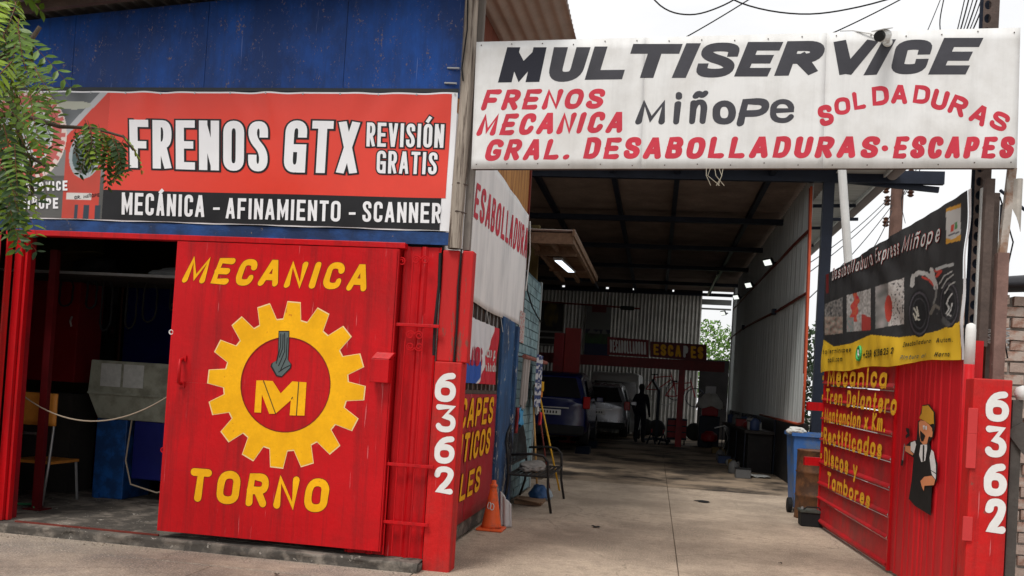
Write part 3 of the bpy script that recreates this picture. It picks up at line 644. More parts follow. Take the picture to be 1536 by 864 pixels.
dl = (dq[0].x+dq[3].x)/2; drr = (dq[1].x+dq[2].x)/2; dzb = (dq[0].y+dq[1].y)/2; dzt = (dq[2].y+dq[3].y)/2
zj = [dzb, .62, 1.33, dzt]
for a, b in zip(zj, zj[1:]):
    mb = MB(); mb.grid(lambda p, q: DP.pt(dl+p*(drr-dl), a+.0003+q*(b-a-.0006)), 40, 20)
    mb.build('sheet', red, door, smooth=True)
mb = MB().box((dl-.02, 6.465, dzb), (dl+.02, 6.505, dzt)).box((drr-.03, 6.468, dzb), (drr+.012, 6.50, dzt)).box((dl+.02, 6.468, dzb), (drr-.03, 6.50, dzb+.04)).box((dl+.02, 6.468, dzt-.04), (drr-.03, 6.50, dzt))
mb.build('frame', red, door)
hx, hz = DP.uv(274, 557)
MB().tube([(hx, 6.45, hz-.10), (hx+.005, 6.40, hz-.09), (hx+.012, 6.385, hz), (hx+.005, 6.40, hz+.09), (hx, 6.45, hz+.10)], .014, 8).build('handle', red, door, smooth=True)
MB().box((hx-.02, 6.445, hz+.08), (hx+.03, 6.455, hz+.13)).box((hx-.02, 6.445, hz-.13), (hx+.03, 6.455, hz-.08)).build('handle_plate', red, door)
for py in (498, 676):
    a, b = DP.uv(256, py); M_ = Matrix.Rotation(R(90), 3, 'X')
    MB().tube([(dl-.02+.018*math.cos(t*math.pi/5), 6.47, b+.018*math.sin(t*math.pi/5)) for t in range(10)], .006, 6, closed=True).build('padlock_eye', whpl if py < 500 else red, door)
KY = dict(ax=.95, cap='round', gap=.30)
for s, q, sl_, sw in (('MECANICA', [(276, 424), (553, 437), (555, 396), (283, 384)], .22, .235), ('TORNO', [(283, 752), (492, 769), (494, 718), (284, 702)], .12, .23)):
    write(DP, s, q, brownout, door, sw=sw, slant=sl_, off=.0012, grow=.02, name='letter_edge', wob=.015, **KY)
    write(DP, s, q, yel, door, sw=sw, slant=sl_, off=.0024, wob=.015, **KY)
# gear
gc = Vector(DP.uv(428, 577)); gR = (Vector(DP.uv(428, 453))-Vector(DP.uv(424, 701))).length/2
nT = 16
def gearpoly(ro, ri, g=0):
    pts = []
    for k in range(nT):
        a = math.pi/2-.04-2*math.pi*k/nT
        for da, r in ((.142+g, ri), (.080+g, ro), (-.080-g, ro), (-.142-g, ri)): pts.append((a+da, r))
    return pts
def gearring(ro, ri, inner, m, off, g, name):
    ou = gearpoly(ro, ri, g); ou.sort(key=lambda t: -t[0]); n = len(ou)
    mb = MB(); vs = []
    for a, r in ou: vs.append(DP.pt(gc.x+r*math.cos(a), gc.y+r*math.sin(a), off))
    for a, r in ou: vs.append(DP.pt(gc.x+inner*math.cos(a), gc.y+inner*math.sin(a), off))
    mb.add(vs, [(i, (i+1) % n, (i+1) % n+n, i+n) for i in range(n)]); return mb.build(name, m, door)
gearring(gR+.010, gR*.79+.010, gR*.575, paley, .0012, .004, 'gear_outline')
gearring(gR, gR*.79, gR*.572, yel, .0022, 0, 'gear_emblem')
mb = MB(); n = 48
mb.add([DP.pt(gc.x+(gR*.575+d)*math.cos(2*math.pi*k/n), gc.y+(gR*.575+d)*math.sin(2*math.pi*k/n), .0032) for d in (-.006, .002) for k in range(n)], [(i, (i+1) % n, (i+1) % n+n, i+n) for i in range(n)]).build('gear_edge_line', brownout, door)
# letter M in the gear: three strokes split by dark lines
def dp(zx, zy): return (380+zx/4.317, 460+zy/4.32)
mk = brownout
for poly in ([(22, 478), (68, 478), (146, 694), (105, 694), (58, 570), (52, 687), (8, 685)], [(70, 478), (128, 482), (180, 562), (255, 484), (295, 487), (280, 705), (238, 704), (246, 606), (148, 692)], [(299, 487), (347, 491), (334, 706), (285, 705)]):
    pp = [dp(*p) for p in poly]; paint(DP, pp, yel, door, .005, 'letter_stroke')
for a, b in (((68, 478), (147, 694)), ((297, 487), (282, 706)), ((250, 600), (258, 585))):
    p, q = Vector(DP.uv(*dp(*a))), Vector(DP.uv(*dp(*b))); d = (q-p).normalized(); nn = Vector((-d.y, d.x))*.0035
    paint(DP, [p-nn, q-nn, q+nn, p+nn], vblack, door, .0066, 'letter_line', uv=True)
grey = flat('tool_grey_paint', (.10, .13, .13)); 
toolp = [(165, 157), (235, 157), (233, 250), (228, 345), (250, 375), (245, 400), (185, 458), (150, 452), (112, 388), (118, 368), (150, 350), (160, 300)]
paint(DP, [dp(*p) for p in toolp], vblack, door, .0046, 'tool_outline')
paint(DP, [dp(200+(x-200)*.87, 300+(y-300)*.95) for x, y in toolp], grey, door, .006, 'tool_picture')
for a, b, c in (((180, 175), (178, 260), (150, 370)), ((205, 170), (205, 290), (165, 385)), ((222, 200), (215, 330), (175, 420)), ((240, 380), (200, 400), (165, 425)), ((195, 180), (192, 270), (170, 330))):
    for p_, q_ in ((a, b), (b, c)):
        p, q = Vector(DP.uv(*dp(*p_))), Vector(DP.uv(*dp(*q_))); d = (q-p).normalized(); nn = Vector((-d.y, d.x))*.0035
        paint(DP, [p-nn, q-nn, q+nn, p+nn], vblack, door, .0072, 'tool_line', uv=True)

# ------------------------------------------------------------------ fixed grille with red ribbed sheet
gr = thing('metal_grille', 'red ribbed metal sheet behind thin scrolled bars, right of the sliding door', 'grille', (-1.9, 6.56, SZ))
mb = MB()
def rib(u, v):
    X = -2.35+u*.64; t = (X*6.6) % 1
    d = 0 if t < .62 else (-.022 if .70 < t < .92 else -.011)
    return Vector((X, 6.58+d, SZ+v*(2.43)))
mb.grid(rib, 60, 2); mb.build('ribbed_sheet', red, gr, solid=.002)
GP = Plane((0, 6.50, 0), (1, 0, 0), (0, 0, 1))
def gp(x, y, dy=0): u, v = GP.uv(x, y); return Vector((u, 6.50+dy, v))
for (x0, y0, x1, y1) in ((572, 484, 657, 491), (577, 694, 648, 702), (566, 781, 640, 788)):
    a, b = gp(x0, y0), gp(x1, y1); MB().box((a.x-.02, 6.49, (a.z+b.z)/2-.012), (b.x+.01, 6.515, (a.z+b.z)/2+.012)).build('crossbar', red, gr, bevel=.002)
for X, z0, z1 in ((-2.10, SZ+.02, 1.99), (-2.01, SZ+.02, .83), (-1.92, 1.88, 2.46), (-2.10+.01, 1.88, 2.46), (-1.94, SZ+.02, 1.78), (-2.04, 1.88, 2.02), (-1.87, SZ+.02, .83), (-1.80, SZ+.02, 1.99)):
    MB().tube([(X, 6.502, z0), (X, 6.502, z1-.03), (X, 6.502, z1)], [.0065, .0065, .001], 6).build('bar', red, gr)
def scroll(c, sx, sz, r=.035):
    pts = []
    for k in range(22):
        t = k/21; a = t*1.6*2*math.pi; rr_ = r*(1-.72*t); pts.append(Vector(c)+Vector((sx*(r-rr_*math.cos(a)), 0, sz*rr_*math.sin(a))))
    return pts
for c, zz in (((631, 390), 1), ((622, 503), 1), ((622, 520), -1), ((596, 392), 1)):
    p = gp(*c)
    for sx in (-1, 1): MB().tube(scroll(p, sx, zz), .0055, 6).build('scroll', red, gr)
p = gp(578, 553)
lk = MB().box((p.x-.075, 6.36, p.z-.11), (p.x+.07, 6.44, p.z+.07)); lk.prism([(p.x-.075, 6.44, p.z+.072), (p.x-.075, 6.36, p.z+.072), (p.x-.045, 6.40, p.z+.125), (p.x-.045, 6.44, p.z+.125)], (.145, 0, 0))
tag(lk.build('lock_box', red, bevel=.004), 'red metal lock box welded on the edge of the sliding door', 'lock box')

# ------------------------------------------------------------------ corner number post (left)
def numpost(name, label, x0, x1, y0, y1, z1, quads, sw=.205, lean=0):
    t = thing(name, label, 'gate post', ((x0+x1)/2, (y0+y1)/2, 0))
    MB().box((x0, y0, -.02), (x1, y1, z1)).build('post', redpost, t, bevel=.008)
    pl = Plane((0, y0, 0), (1, 0, 0), (0, 0, 1))
    for k, (c, q) in enumerate(quads):
        write(pl, c, q, flat('number_edge_red', (.40, .05, .05)), t, sw=sw, ax=1.0, cap='round', off=.0012, grow=.014, name='number_edge')  # thin red edge painted round each digit
        write(pl, c, q, whitep, t, sw=sw, ax=1.0, cap='round', off=.0024, name='number')
    return t
lq = [('6', [(651, 602), (683, 604), (686, 558), (655, 556)]), ('3', [(654, 648), (683, 649), (685, 607), (654, 606)]), ('6', [(651, 695), (681, 696), (684, 653), (653, 652)]), ('2', [(651, 740), (679, 742), (681, 700), (652, 699)])]
np1 = numpost('number_post', 'red number post 6362 at the shop corner, left of the driveway', -1.70, -1.485, 6.53, 6.72, 1.615, lq)
tp = thing('timber_post', 'pair of rough red painted timber posts standing on top of the left number post', 'post', (-1.6, 6.62, 1.615))
MB().box((-1.70, 6.56, 1.615), (-1.565, 6.70, 2.49)).build('timber', redwood, tp, bevel=.012)
MB().box((-1.545, 6.57, 1.615), (-1.455, 6.68, 2.49)).build('timber', redwood, tp, bevel=.01)
MB().tube([(-1.555, 6.55, 1.62), (-1.548, 6.55, 1.9), (-1.56, 6.55, 2.2), (-1.55, 6.55, 2.5)], .007, 6).build('cable', black, tp)
MB().tube([(-1.715, 6.54, 1.66), (-1.722, 6.54, 1.9), (-1.708, 6.54, 2.2), (-1.715, 6.54, 2.46)], .012, 6).build('cable', black, tp)
# weathered corner timber
ct = thing('corner_timber', 'weathered grey timber upright between the blue front and the white sign', 'post', (-1.6, 6.5, 2.5))
def ctf(u, v):
    a = u*2*math.pi; z = 2.50+v*2.15; r = 1+.10*noise.noise(Vector((math.cos(a)*1.5, math.sin(a)*1.5, z*.8)))+.06*noise.noise(Vector((math.cos(a)*5, math.sin(a)*5, z*1.2)))
    return Vector((-1.600+.052*r*math.cos(a)+.010*math.sin(z*2)-.0*z, 6.56+.05*r*math.sin(a), z))
MB().grid(ctf, 24, 60).build('timber', timber, ct, smooth=True)
MB().box((-1.555, 6.60, 2.50), (-1.50, 6.66, 4.65)).build('batten', mat('grey_batten', (.20, .175, .155), .9, .3, 4, .6, 20, stretch=(4, 4, .3)), ct)
for z in (2.78, 3.0, 4.55, 4.49): MB().tube([(-1.665, 6.56, z), (-1.60, 6.505, z+.006), (-1.53, 6.56, z)], .006, 6).build('wire_tie', steelbrn, ct)
MB().tube([(-1.62, 6.50, 4.6), (-1.60, 6.49, 4.2), (-1.625, 6.50, 3.9), (-1.61, 6.5, 3.8)], .006, 6).build('cable', black, ct)
for k, (x, z) in enumerate(((-1.70, 3.92), (-1.715, 3.80))):
    MB().tube([(x-.06, 6.575, z+.01), (x+.04, 6.555, z)], .009, 6).build('hook', bsteel, ct)

# ------------------------------------------------------------------ main white sign
th = .021
SP = Plane((-1.53, 6.47, 0), (math.cos(th), 0, math.sin(th)), (-math.sin(th), 0, math.cos(th)))
sg = thing('overhead_sign', 'long white hand-painted MULTISERVICE sign spanning the driveway entrance', 'sign', (.45, 6.5, 3.1))
c4 = [Vector(SP.uv(*p)) for p in ((705.5, 253.5), (1526, 252), (1530, 41.5), (716, 63))]
u0 = (c4[0].x+c4[3].x)/2; u1 = (c4[1].x+c4[2].x)/2; v0 = (c4[0].y+c4[1].y)/2; v1 = (c4[2].y+c4[3].y)/2
SP.disp = lambda u, v: .004*noise.noise(Vector((u*1.5, v*1.5, 7)))
nS = 3
for k in range(nS):
    a = u0+(u1-u0)*k/nS+.0001; b = u0+(u1-u0)*(k+1)/nS-.0001
    MB().grid(lambda p, q: SP.pt(a+p*(b-a), v0+q*(v1-v0)), 30, 12).build('panel', signw, sg, smooth=True, solid=.003)
MB().add([SP.pt(a, b, c-.02) for c in (-.02, .012) for a, b in ((u0+.01, v0), (u1-.01, v0), (u1-.01, v0+.03), (u0+.01, v0+.03))], ((0, 1, 2, 3), (7, 6, 5, 4), (0, 4, 5, 1), (1, 5, 6, 2), (2, 6, 7, 3), (3, 7, 4, 0))).build('frame', steelbrn, sg)
MB().add([SP.pt(a, b, c-.02) for c in (-.02, .012) for a, b in ((u0+.01, v1-.03), (u1-.01, v1-.03), (u1-.01, v1-.002), (u0+.01, v1-.002))], ((0, 1, 2, 3), (7, 6, 5, 4), (0, 4, 5, 1), (1, 5, 6, 2), (2, 6, 7, 3), (3, 7, 4, 0))).build('frame', bsteel, sg)
rr = random.Random(5)
for k in range(34):
    uu = u0+.04+(u1-u0-.08)*(k//2)/16; vv = (v0+.03) if k % 2 else (v1-.03); vv += rr.uniform(-.01, .01)
    c = SP.pt(uu, vv, .004); MB().lathe([(.005, 0), (.004, .003)], c, 6, Matrix.Rotation(R(90), 3, 'X').to_4x4()).build('screw', steelbrn, sg)
def stext(s, quad, m, sw, ax=1, slant=0, gap=.3, cap='round', edge=None, wob=.01, off=.0026, **k):
    if edge: write(SP, s, quad, edge, sg, sw=sw, ax=ax, slant=slant, gap=gap, cap=cap, off=off-.0012, grow=.04, name='letter_edge', wob=wob, **k)
    write(SP, s, quad, m, sg, sw=sw, ax=ax, slant=slant, gap=gap, cap=cap, off=off, wob=wob, **k)
for s_, a_, b_, c_, d_, k_ in (('M', (747, 124), (809, 123), (820, 71), (761, 71), 'navyb'), ('U', (820, 124), (870, 122), (886, 71), (831, 71), 0), ('L', (877, 120), (933, 119), (948, 70), (892, 70), 0), ('T', (934, 117), (1006, 117), (1024, 66), (950, 66), 0), ('I', (1006, 117), (1030, 117), (1053, 65), (1028, 65), 0), ('S', (1041, 117), (1097, 116), (1113, 64), (1056, 64), 0), ('E', (1101, 115), (1151, 115), (1175, 63), (1122, 63), 0), ('R', (1161, 114), (1225, 113), (1242, 61), (1181, 62), 0), ('V', (1236, 113), (1300, 112), (1319, 59), (1251, 60), 0), ('I', (1295, 113), (1315, 112), (1344, 59), (1325, 59), 0), ('C', (1334, 112), (1386, 111), (1402, 59), (1346, 60), 0), ('E', (1392, 112), (1448, 112), (1475, 57), (1416, 57), 0)):
    stext(s_, [a_, b_, c_, d_], navyb if k_ else char, .25 if s_ in 'ES' else .29, 1.15 if s_ in 'SC' else 1.3, 0, .2, cap='square', wob=0)
RK = dict(edge=pinkout)
stext('FRENOS', [(724, 166), (905, 163), (907, 133), (727, 134)], redlet, .25, 1.05, .22, .24, **RK)
stext('MECANICA', [(717, 204), (936, 199), (938, 167), (721, 171)], redlet, .25, 1.05, .22, .24, **RK)
stext('GRAL.', [(728, 242), (857, 239), (860, 208), (731, 209)], redlet, .25, 1.05, .2, .24, **RK)
stext('DESABOLLADURAS', [(876, 239), (1318, 237), (1319, 204), (878, 206)], redlet, .25, 1.15, .16, .24, **RK)
stext('*', [(1322, 236), (1333, 236), (1333, 206), (1322, 206)], redlet, .30, 1, 0, .3, **RK)
stext('ESCAPES', [(1340, 238), (1521, 238), (1522, 205), (1342, 204)], redlet, .25, 1.1, .12, .24, **RK)
stext('M', [(955, 187), (1000, 187), (1000, 150), (958, 150)], char, .25, 1.05, .16, wob=0)
stext('iñ', [(1009, 187), (1058, 186), (1064, 134), (1013, 135)], char, .15, 1.2, .0, .5, wob=0)
stext('o', [(1068, 187), (1104, 187), (1104, 137), (1070, 137)], char, .19, 1.2, .0, wob=0)
stext('P', [(1107, 190), (1150, 189), (1154, 147), (1110, 148)], char, .24, 1.1, .14, wob=0)
stext('e', [(1155, 185), (1192, 185), (1192, 134), (1156, 134)], char, .15, 1.2, .05, wob=0)
arc = [('S', (1243, 188), (1234, 158), 22), ('O', (1265, 172), (1262, 146), 24), ('L', (1291, 164), (1286, 137), 19), ('D', (1322, 158), (1319, 129), 26), ('A', (1349, 156), (1350, 127), 24), ('D', (1381, 156), (1384, 128), 25), ('U', (1406, 165), (1413, 135), 24), ('R', (1432, 173), (1443, 145), 25), ('A', (1463, 186), (1476, 159), 25), ('S', (1494, 195), (1505, 169), 26)]
for c, b, t, wd in arc:
    b = Vector(b); t = Vector(t); d = (t-b).normalized(); s_ = Vector((-d.y, d.x))*wd/2
    q = [b-s_, b+s_, t+s_, t-s_]; stext(c, [tuple(x) for x in q], redlet, .24, 1, .04, wob=0, **RK)
# hanging twine under the sign
p = SP.pt(*SP.uv(1070, 252), .0)
tw = MB()
for k in range(5):
    a = p+Vector((k*.03-.05, 0, 0)); tw.tube([a, a+Vector((rr.uniform(-.03, .03), -.01, -.06)), a+Vector((rr.uniform(-.05, .08), .0, -.13))], .0025, 4)
tag(tw.build('twine', flat('dry_twine', (.4, .36, .28))), 'dry twine ends hanging under the middle of the white sign', 'twine')
# security camera on the sign
cp = SP.pt(*SP.uv(1322, 62), .0)
sc_ = thing('security_camera', 'white bullet security camera mounted over the V of the white sign', 'camera', cp)
Mr = Matrix.Rotation(R(-32), 4, 'Y') @ Matrix.Rotation(R(-20), 4, 'X')
a = cp+Vector((.015, -.07, .015)); b = cp+Vector((-.065, -.20, -.045)); dv = (b-a).normalized()
MB().tube([a, a+dv*.13], [.04, .04], 12).build('housing', whpl, sc_, smooth=False)
MB().tube([b-dv*.06, b-dv*.01, b], [.037, .037, .032], 12).build('lens_ring', black, sc_)
MB().bar(a+Vector((0, 0, .044)), a+dv*.18+Vector((0, 0, .044)), .09, .006).build('sun_shield', whpl, sc_)
MB().tube([cp+Vector((.04, 0, -.01)), cp+Vector((.04, -.05, -.01)), a+dv*.03], .012, 8).build('bracket', whpl, sc_)
MB().lathe([(.035, 0), (.03, .012)], cp+Vector((.04, -.012, -.01)), 14, Matrix.Rotation(R(90), 3, 'X').to_4x4()).build('base', whpl, sc_)
MB().tube([cp+Vector((.03, -.01, .0)), cp+Vector((-.08, -.015, .05)), cp+Vector((-.2, .0, .08)), cp+Vector((-.28, .03, .09))], .004, 5).build('cable', whpl, sc_)

# ------------------------------------------------------------------ things on the side wall along the driveway
WP = Plane((XW, 0, 0), (0, 1, 0), (0, 0, 1))
wb = thing('painted_canvas', 'white painted sheet lettered DESABOLLADURA in red on the side wall above the barred window', 'sign', (XW, 9, 2.2))
q = [Vector(WP.uv(*p)) for p in ((703, 450), (778, 487), (795, 320), (712, 240))]
WP.disp = lambda u, v: .012+.008*noise.noise(Vector((u*2, v*1.5, 0)))
MB().grid(lambda a, b: WP.pt(6.75+a*(10.99-6.75), 2.225+b*1.45+.015*math.sin(a*9)*(1-b)), 60, 20).build('sheet', canvas, wb, smooth=True, solid=.003)
write(WP, 'DESABOLLADURA', [(698, 318), (787, 388), (791, 343), (703, 264)], redlet, wb, sw=.18, ax=1.1, gap=.28, off=.006, cap='round')
MB().tube([(XW+.03, 11.0, 3.6), (XW+.05, 11.02, 3.2), (XW+.03, 11.0, 2.7)], .008, 6).build('edge_cord', whpl, wb)
# red service panel
WQ = Plane((XW, 0, 0), (0, 1, 0), (0, 0, 1))
rp_ = thing('service_panel', 'low red painted panel lettered ESCAPES CATALITICOS FLEXIBLES along the driveway side', 'sign', (XW, 8.2, .145))
for a, b in ((6.74, 8.1), (8.1, 9.5)):
    MB().grid(lambda p, q: Vector((XW+.010+.004*noise.noise(Vector((p*3+a, q*4, 0))), a+.002+p*(b-a-.004), .145+q*1.215)), 16, 10).build('sheet', darkred if False else mat('red_panel_paint', (.36, .010, .020), .5, .15, 2, .2, 20), rp_, smooth=True, solid=.004)
WQ.o = Vector((XW+.016, 0, 0))
for s, ul, ur, pb, pt_ in (('ESCAPES', 6.98, 9.25, (733, 635), (736, 595)), ('ALITICOS', 7.10, 9.18, (731, 680), (734, 641)), ('XIBLES', 7.0, 8.76, (714, 738), (718, 699))):
    v0_ = WQ.uv(*pb)[1]; v1_ = WQ.uv(*pt_)[1]; q = [(ul, v0_-.02), (ur, v0_), (ur+.06, v1_), (ul+.06, v1_-.02)]
    write(WQ, s, q, brownout, rp_, sw=.2, ax=1.15, gap=.26, off=.003, grow=.03, name='letter_edge', cap='round', uvq=True)
    write(WQ, s, q, yel, rp_, sw=.2, ax=1.15, gap=.26, off=.006, cap='round', uvq=True)
# barred window with promo banner
bwn = thing('barred_window', 'dark window with thin vertical bars between the white sheet and the red panel', 'window', (XW, 8.2, 1.36))
MB().box((XW-.10, 6.74, 1.362), (XW-.06, 9.5, 2.40)).build('pane', mat('dark_window_back', (.02, .02, .022), .4, .3, 4, .1, 20), bwn)
for k in range(38): MB().tube([(XW-.02, 6.80+k*.0725, 1.37), (XW-.02, 6.80+k*.0725+random.uniform(-.01, .01), 2.35)], .007, 6).build('bar', steelbrn if k % 3 else bsteel, bwn)
MB().box((XW-.06, 6.74, 2.36), (XW+.0, 9.5, 2.40)).box((XW-.05, 6.74, 1.362), (XW+.005, 9.5, 1.40)).build('frame', steelbrn, bwn)
PBn = Plane((XW+.045, 0, 0), (0, 1, 0), (0, 0, 1))
PBn.disp = lambda u, v: .018*math.sin(u*9+v*5)*noise.noise(Vector((u*2, v*2, 5)))+.008*math.sin(u*25+v*9)
pb = thing('small_banner', 'small crumpled white red and blue vinyl banner tied to the window bars', 'banner', (XW+.045, 8.5, 1.45))
ua, va = PBn.uv(694, 580); ub, vb = PBn.uv(748, 490); ua = 7.3
def promo(u, v):
    x = ua+u*(ub-ua); t = (x-7.55)/(ub-7.55)
    edge = .42+.30*(v)**.7+.10*v
    if t > edge+.02: return (.55, .012, .03)
    if t > edge-.02: return (.72, .72, .72)
    if v < .36 and t < .48-.5*v*0: return (.02, .09, .42)
    return (.68, .69, .72)
pic(PBn, ua, 1.465, ub, 2.07, 110, 60, promo, 0, pb, 'sheet')
write(PBn, 'VISITANOS', [(672, 545), (723, 550), (724, 522), (672, 510)], mat('crimson_print', (.45, .01, .04), .5, .1, 4, 0), pb, sw=.2, ax=1.7, gap=.35, off=.004)
write(PBn, 'app', [(731, 536), (741, 538), (742, 521), (731, 519)], whpl, pb, sw=.16, ax=1.5, gap=.4, off=.004)
write(PBn, 'unidades', [(727, 557), (744, 558), (744, 544), (727, 543)], whpl, pb, sw=.16, ax=1.4, gap=.4, off=.004)
for yy in (7.6, 8.6, 9.4): MB().tube([(XW-.0, yy, 2.30), (XW+.05, yy+.02, 2.05)], .003, 4).build('tie', whpl, pb)
# blue peeling door leaves
bd = thing('blue_door', 'tall peeling blue metal door leaf between the red panel and the turquoise bricks', 'door', (XW, 10.0, 0))
MB().box((XW-.03, 9.56, .03), (XW+.03, 10.02, 2.24)).build('leaf', bluedoor, bd, bevel=.006)
MB().box((XW-.04, 10.03, .03), (XW+.015, 10.46, 2.24)).build('leaf', bluedoor, bd, bevel=.006)
MB().box((XW-.03, 10.47, 0), (XW+.05, 10.61, 2.2)).build('post', bluedoor, bd, bevel=.006)
MB().box((XW-.10, 9.51, 0), (XW-.0, 9.55, 2.24)).build('jamb', roomd, bd)
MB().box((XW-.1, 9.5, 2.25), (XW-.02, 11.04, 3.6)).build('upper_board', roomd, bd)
# poster on the bricks
TP = Plane((XW+.012, 0, 0), (0, 1, 0), (0, 0, 1))
def poster_pic(u, v):
    n1 = noise.noise(Vector((u*9, v*18, 0)))
    return (.45, .12, .10) if n1 > .12 and .1 < u < .9 else (.50, .47, .45)
po = thing('paper_poster', 'narrow pale poster with red print pasted on the turquoise bricks', 'poster', (XW, 11, 2))
a, b = TP.uv(777, 512); c, d = TP.uv(788, 470)
pic(TP, a, b, c, d, 24, 50, poster_pic, .002, po, 'sheet')
# rust pipe shelf, hanging tubes and cloths
a = Vector(TP.uv(776, 534)); b = Vector(TP.uv(810, 541))
sh = thing('wall_rail', 'rusty pink pipe rail on the turquoise bricks, tubes and cloth hanging from it', 'rail', (XW, 11, 1.9))
MB().tube([(XW+.10, a.x, a.y), (XW+.10, b.x+.05, a.y)], .028, 8).build('pipe', mat('pink_rust', (.28, .10, .08), .8, .3, 5, .4, 20), sh)
for yy in (a.x+.1, b.x-.1): MB().bar((XW-.01, yy, a.y), (XW+.11, yy, a.y), .02).build('bracket', steelbrn, sh)
for k in range(7):
    yy = a.x+.08+k*.075; MB().tube([(XW+.09, yy, a.y-.02), (XW+.07+random.uniform(-.01, .02), yy+.01, a.y-.55-random.random()*.12)], .018, 8).build('hanging_tube', flat('grey_tube%d' % (k % 3), [(.30, .27, .25), (.22, .20, .19), (.38, .35, .33)][k % 3]), sh)
cl = thing('checked_cloth', 'dark blue and white checked cloth hanging at the right end of the rusty rail', 'cloth', (XW+.1, 12, 1.4))
def chk(u, v):
    n1 = noise.noise(Vector((u*3, v*5, 3))); return (.45, .45, .47) if (int(u*5+n1*2)+int(v*13+n1)) % 2 else (.02, .035, .12)
CP = Plane((XW+.13, 0, 0), (0, 1, 0), (0, 0, 1)); CP.disp = lambda u, v: .02*math.sin(u*30)
pic(CP, 11.72, 1.2, 12.25, 1.92, 30, 60, chk, 0, cl, 'sheet')
def stick(name, label, cat, p0, p1, hm, r=.013):
    t = thing(name, label, cat, p0); MB().tube([p0, p1], r, 8).build('handle', hm, t, smooth=True); return t
t = stick('mop', 'mop leaning head up on the turquoise bricks, white strings', 'mop', (XW+.22, 11.9, .02), (XW+.06, 12.05, 1.35), wood)
mb = MB()
for k in range(22):
    a = random.uniform(-.05, .05); mb.tube([(XW+.07, 12.05, 1.42), (XW+.09+abs(a)*.6, 12.05+a, 1.30), (XW+.10+abs(a), 12.05+a*1.3, 1.08+random.random()*.06)], .007, 5)
mb.build('mop_head', cloth, t)
t = stick('broom', 'broom with long yellow handle and orange head leaning head up on the wall corner', 'broom', (XW+.48, 12.35, .02), (XW+.10, 12.45, 1.35), yplast)
MB().box((XW+.06, 12.37, 1.33), (XW+.13, 12.55, 1.42)).build('head', mat('orange_plastic', (.6, .2, .02), .5, .1, 4, 0), t, bevel=.008)
MB().box((XW+.05, 12.36, 1.42), (XW+.14, 12.56, 1.56)).build('bristles', yplast, t)
t = stick('broom', 'thin dark handled rake leaning between the mop and the yellow broom', 'rake', (XW+.36, 12.2, .02), (XW+.06, 12.25, 1.5), rustred, .011)
MB().box((XW+.05, 12.12, 1.48), (XW+.08, 12.38, 1.51)).build('head', rustred, t)
t.name = 'rake'
rg = MB().grid(lambda a, b: Vector((XW+.05+.03*math.sin(a*11+b*3), 10.85+a*.35, 1.18-b*.22+.03*math.sin(a*7))), 14, 8)
tag(rg.build('rag', flat('bright_blue_rag', (.05, .25, .45)), smooth=True, solid=.004), 'bright blue rag hung on the turquoise bricks under the tubes', 'rag')
rg = MB().grid(lambda a, b: Vector((XW+.06+.02*math.sin(a*9+b*3), 10.66+a*.10, 1.20-b*.32)), 8, 8)
tag(rg.build('rag', mat('wine_rag', (.25, .03, .03), .8, .2, 4, .2, 20), smooth=True, solid=.004), 'narrow wine red rag hung beside the blue rag near the blue door post', 'rag')
rg = MB().grid(lambda a, b: Vector((XW+.16+.02*math.sin(a*9+b*3), 12.1+a*.18, 1.12-b*.18)), 8, 8)
tag(rg.build('rag', mat('scarlet_rag', (.5, .03, .04), .8, .2, 4, .2, 20), smooth=True, solid=.004), 'scarlet rag tucked behind the broom handles', 'rag')
# cables on brick wall
MB_ = MB().tube([(XW+.02, 11.0, 2.95), (XW+.03, 11.1, 2.72), (XW+.05, 11.5, 2.55), (XW+.05, 12.1, 2.46), (XW+.02, 12.7, 2.44)], .011, 6)
tag(MB_.build('cable', black), 'black cable drooping across the top of the turquoise bricks', 'cable')

# canopy of old boards with a light
cn = thing('board_canopy', 'small ragged canopy of old boards above the turquoise wall', 'canopy', (XW, 12.8, 3.3))
yy = 11.1
while yy < 15.1:
    wv = random.uniform(.26, .40); zt_ = 3.46-.0*(yy-11)
    zo = random.uniform(-.012, .012)
    MB().box((XW-.02, yy, 3.43+zo), (-1.16+random.uniform(-.04, .03), yy+wv-.018, 3.455+zo)).build('board', boardm, cn)
    yy += wv
for xx, z0 in ((-1.18, 3.39), (-1.45, 3.385), (-1.72, 3.385)): MB().box((xx-.025, 11.08, z0-.03), (xx+.025, 15.2, z0+.03)).build('beam', mat('brown_beam', (.15, .095, .06), .85, .35, 5, .7, 20, stretch=(4, 1, 4)), cn)
MB().box((XW-.02, 11.04, 3.33), (-1.15, 11.08, 3.47)).build('beam', mat('brown_beam', (.15, .095, .06), .85, .35, 5, .7, 20, stretch=(4, 1, 4)), cn)
MB().box((XW-.02, 11.9, 3.31), (-1.19, 11.95, 3.425)).build('beam', mat('brown_beam', (.15, .095, .06), .85, .35, 5, .7, 20, stretch=(4, 1, 4)), cn)
MB().box((XW-.02, 13.6, 3.33), (-1.19, 13.64, 3.425)).build('beam', boardm, cn)
MB().bar((-1.15, 11.0, 3.47), (-1.13, 15.2, 3.44), .03, .09).build('edge_board', mat('brown_beam', (.15, .095, .06), .85, .35, 5, .7, 20, stretch=(4, 1, 4)), cn)
MB().grid(lambda a, b: Vector((-1.80+b*.67, 11.0+a*4.25, 3.50+.01*math.sin(a*4.3*2*math.pi/.11))), 300, 1).build('cover_sheet', tin, cn, solid=.003)
lt = thing('work_light', 'slim lit LED work light fixed under the board canopy', 'lamp', (-1.4, 12.4, 3.38))
p0, p1 = Vector((-1.47, 12.1, 3.30)), Vector((-1.40, 13.5, 3.31))
MB().bar(p0, p1, .13, .03).build('housing', bsteel, lt, bevel=.005)
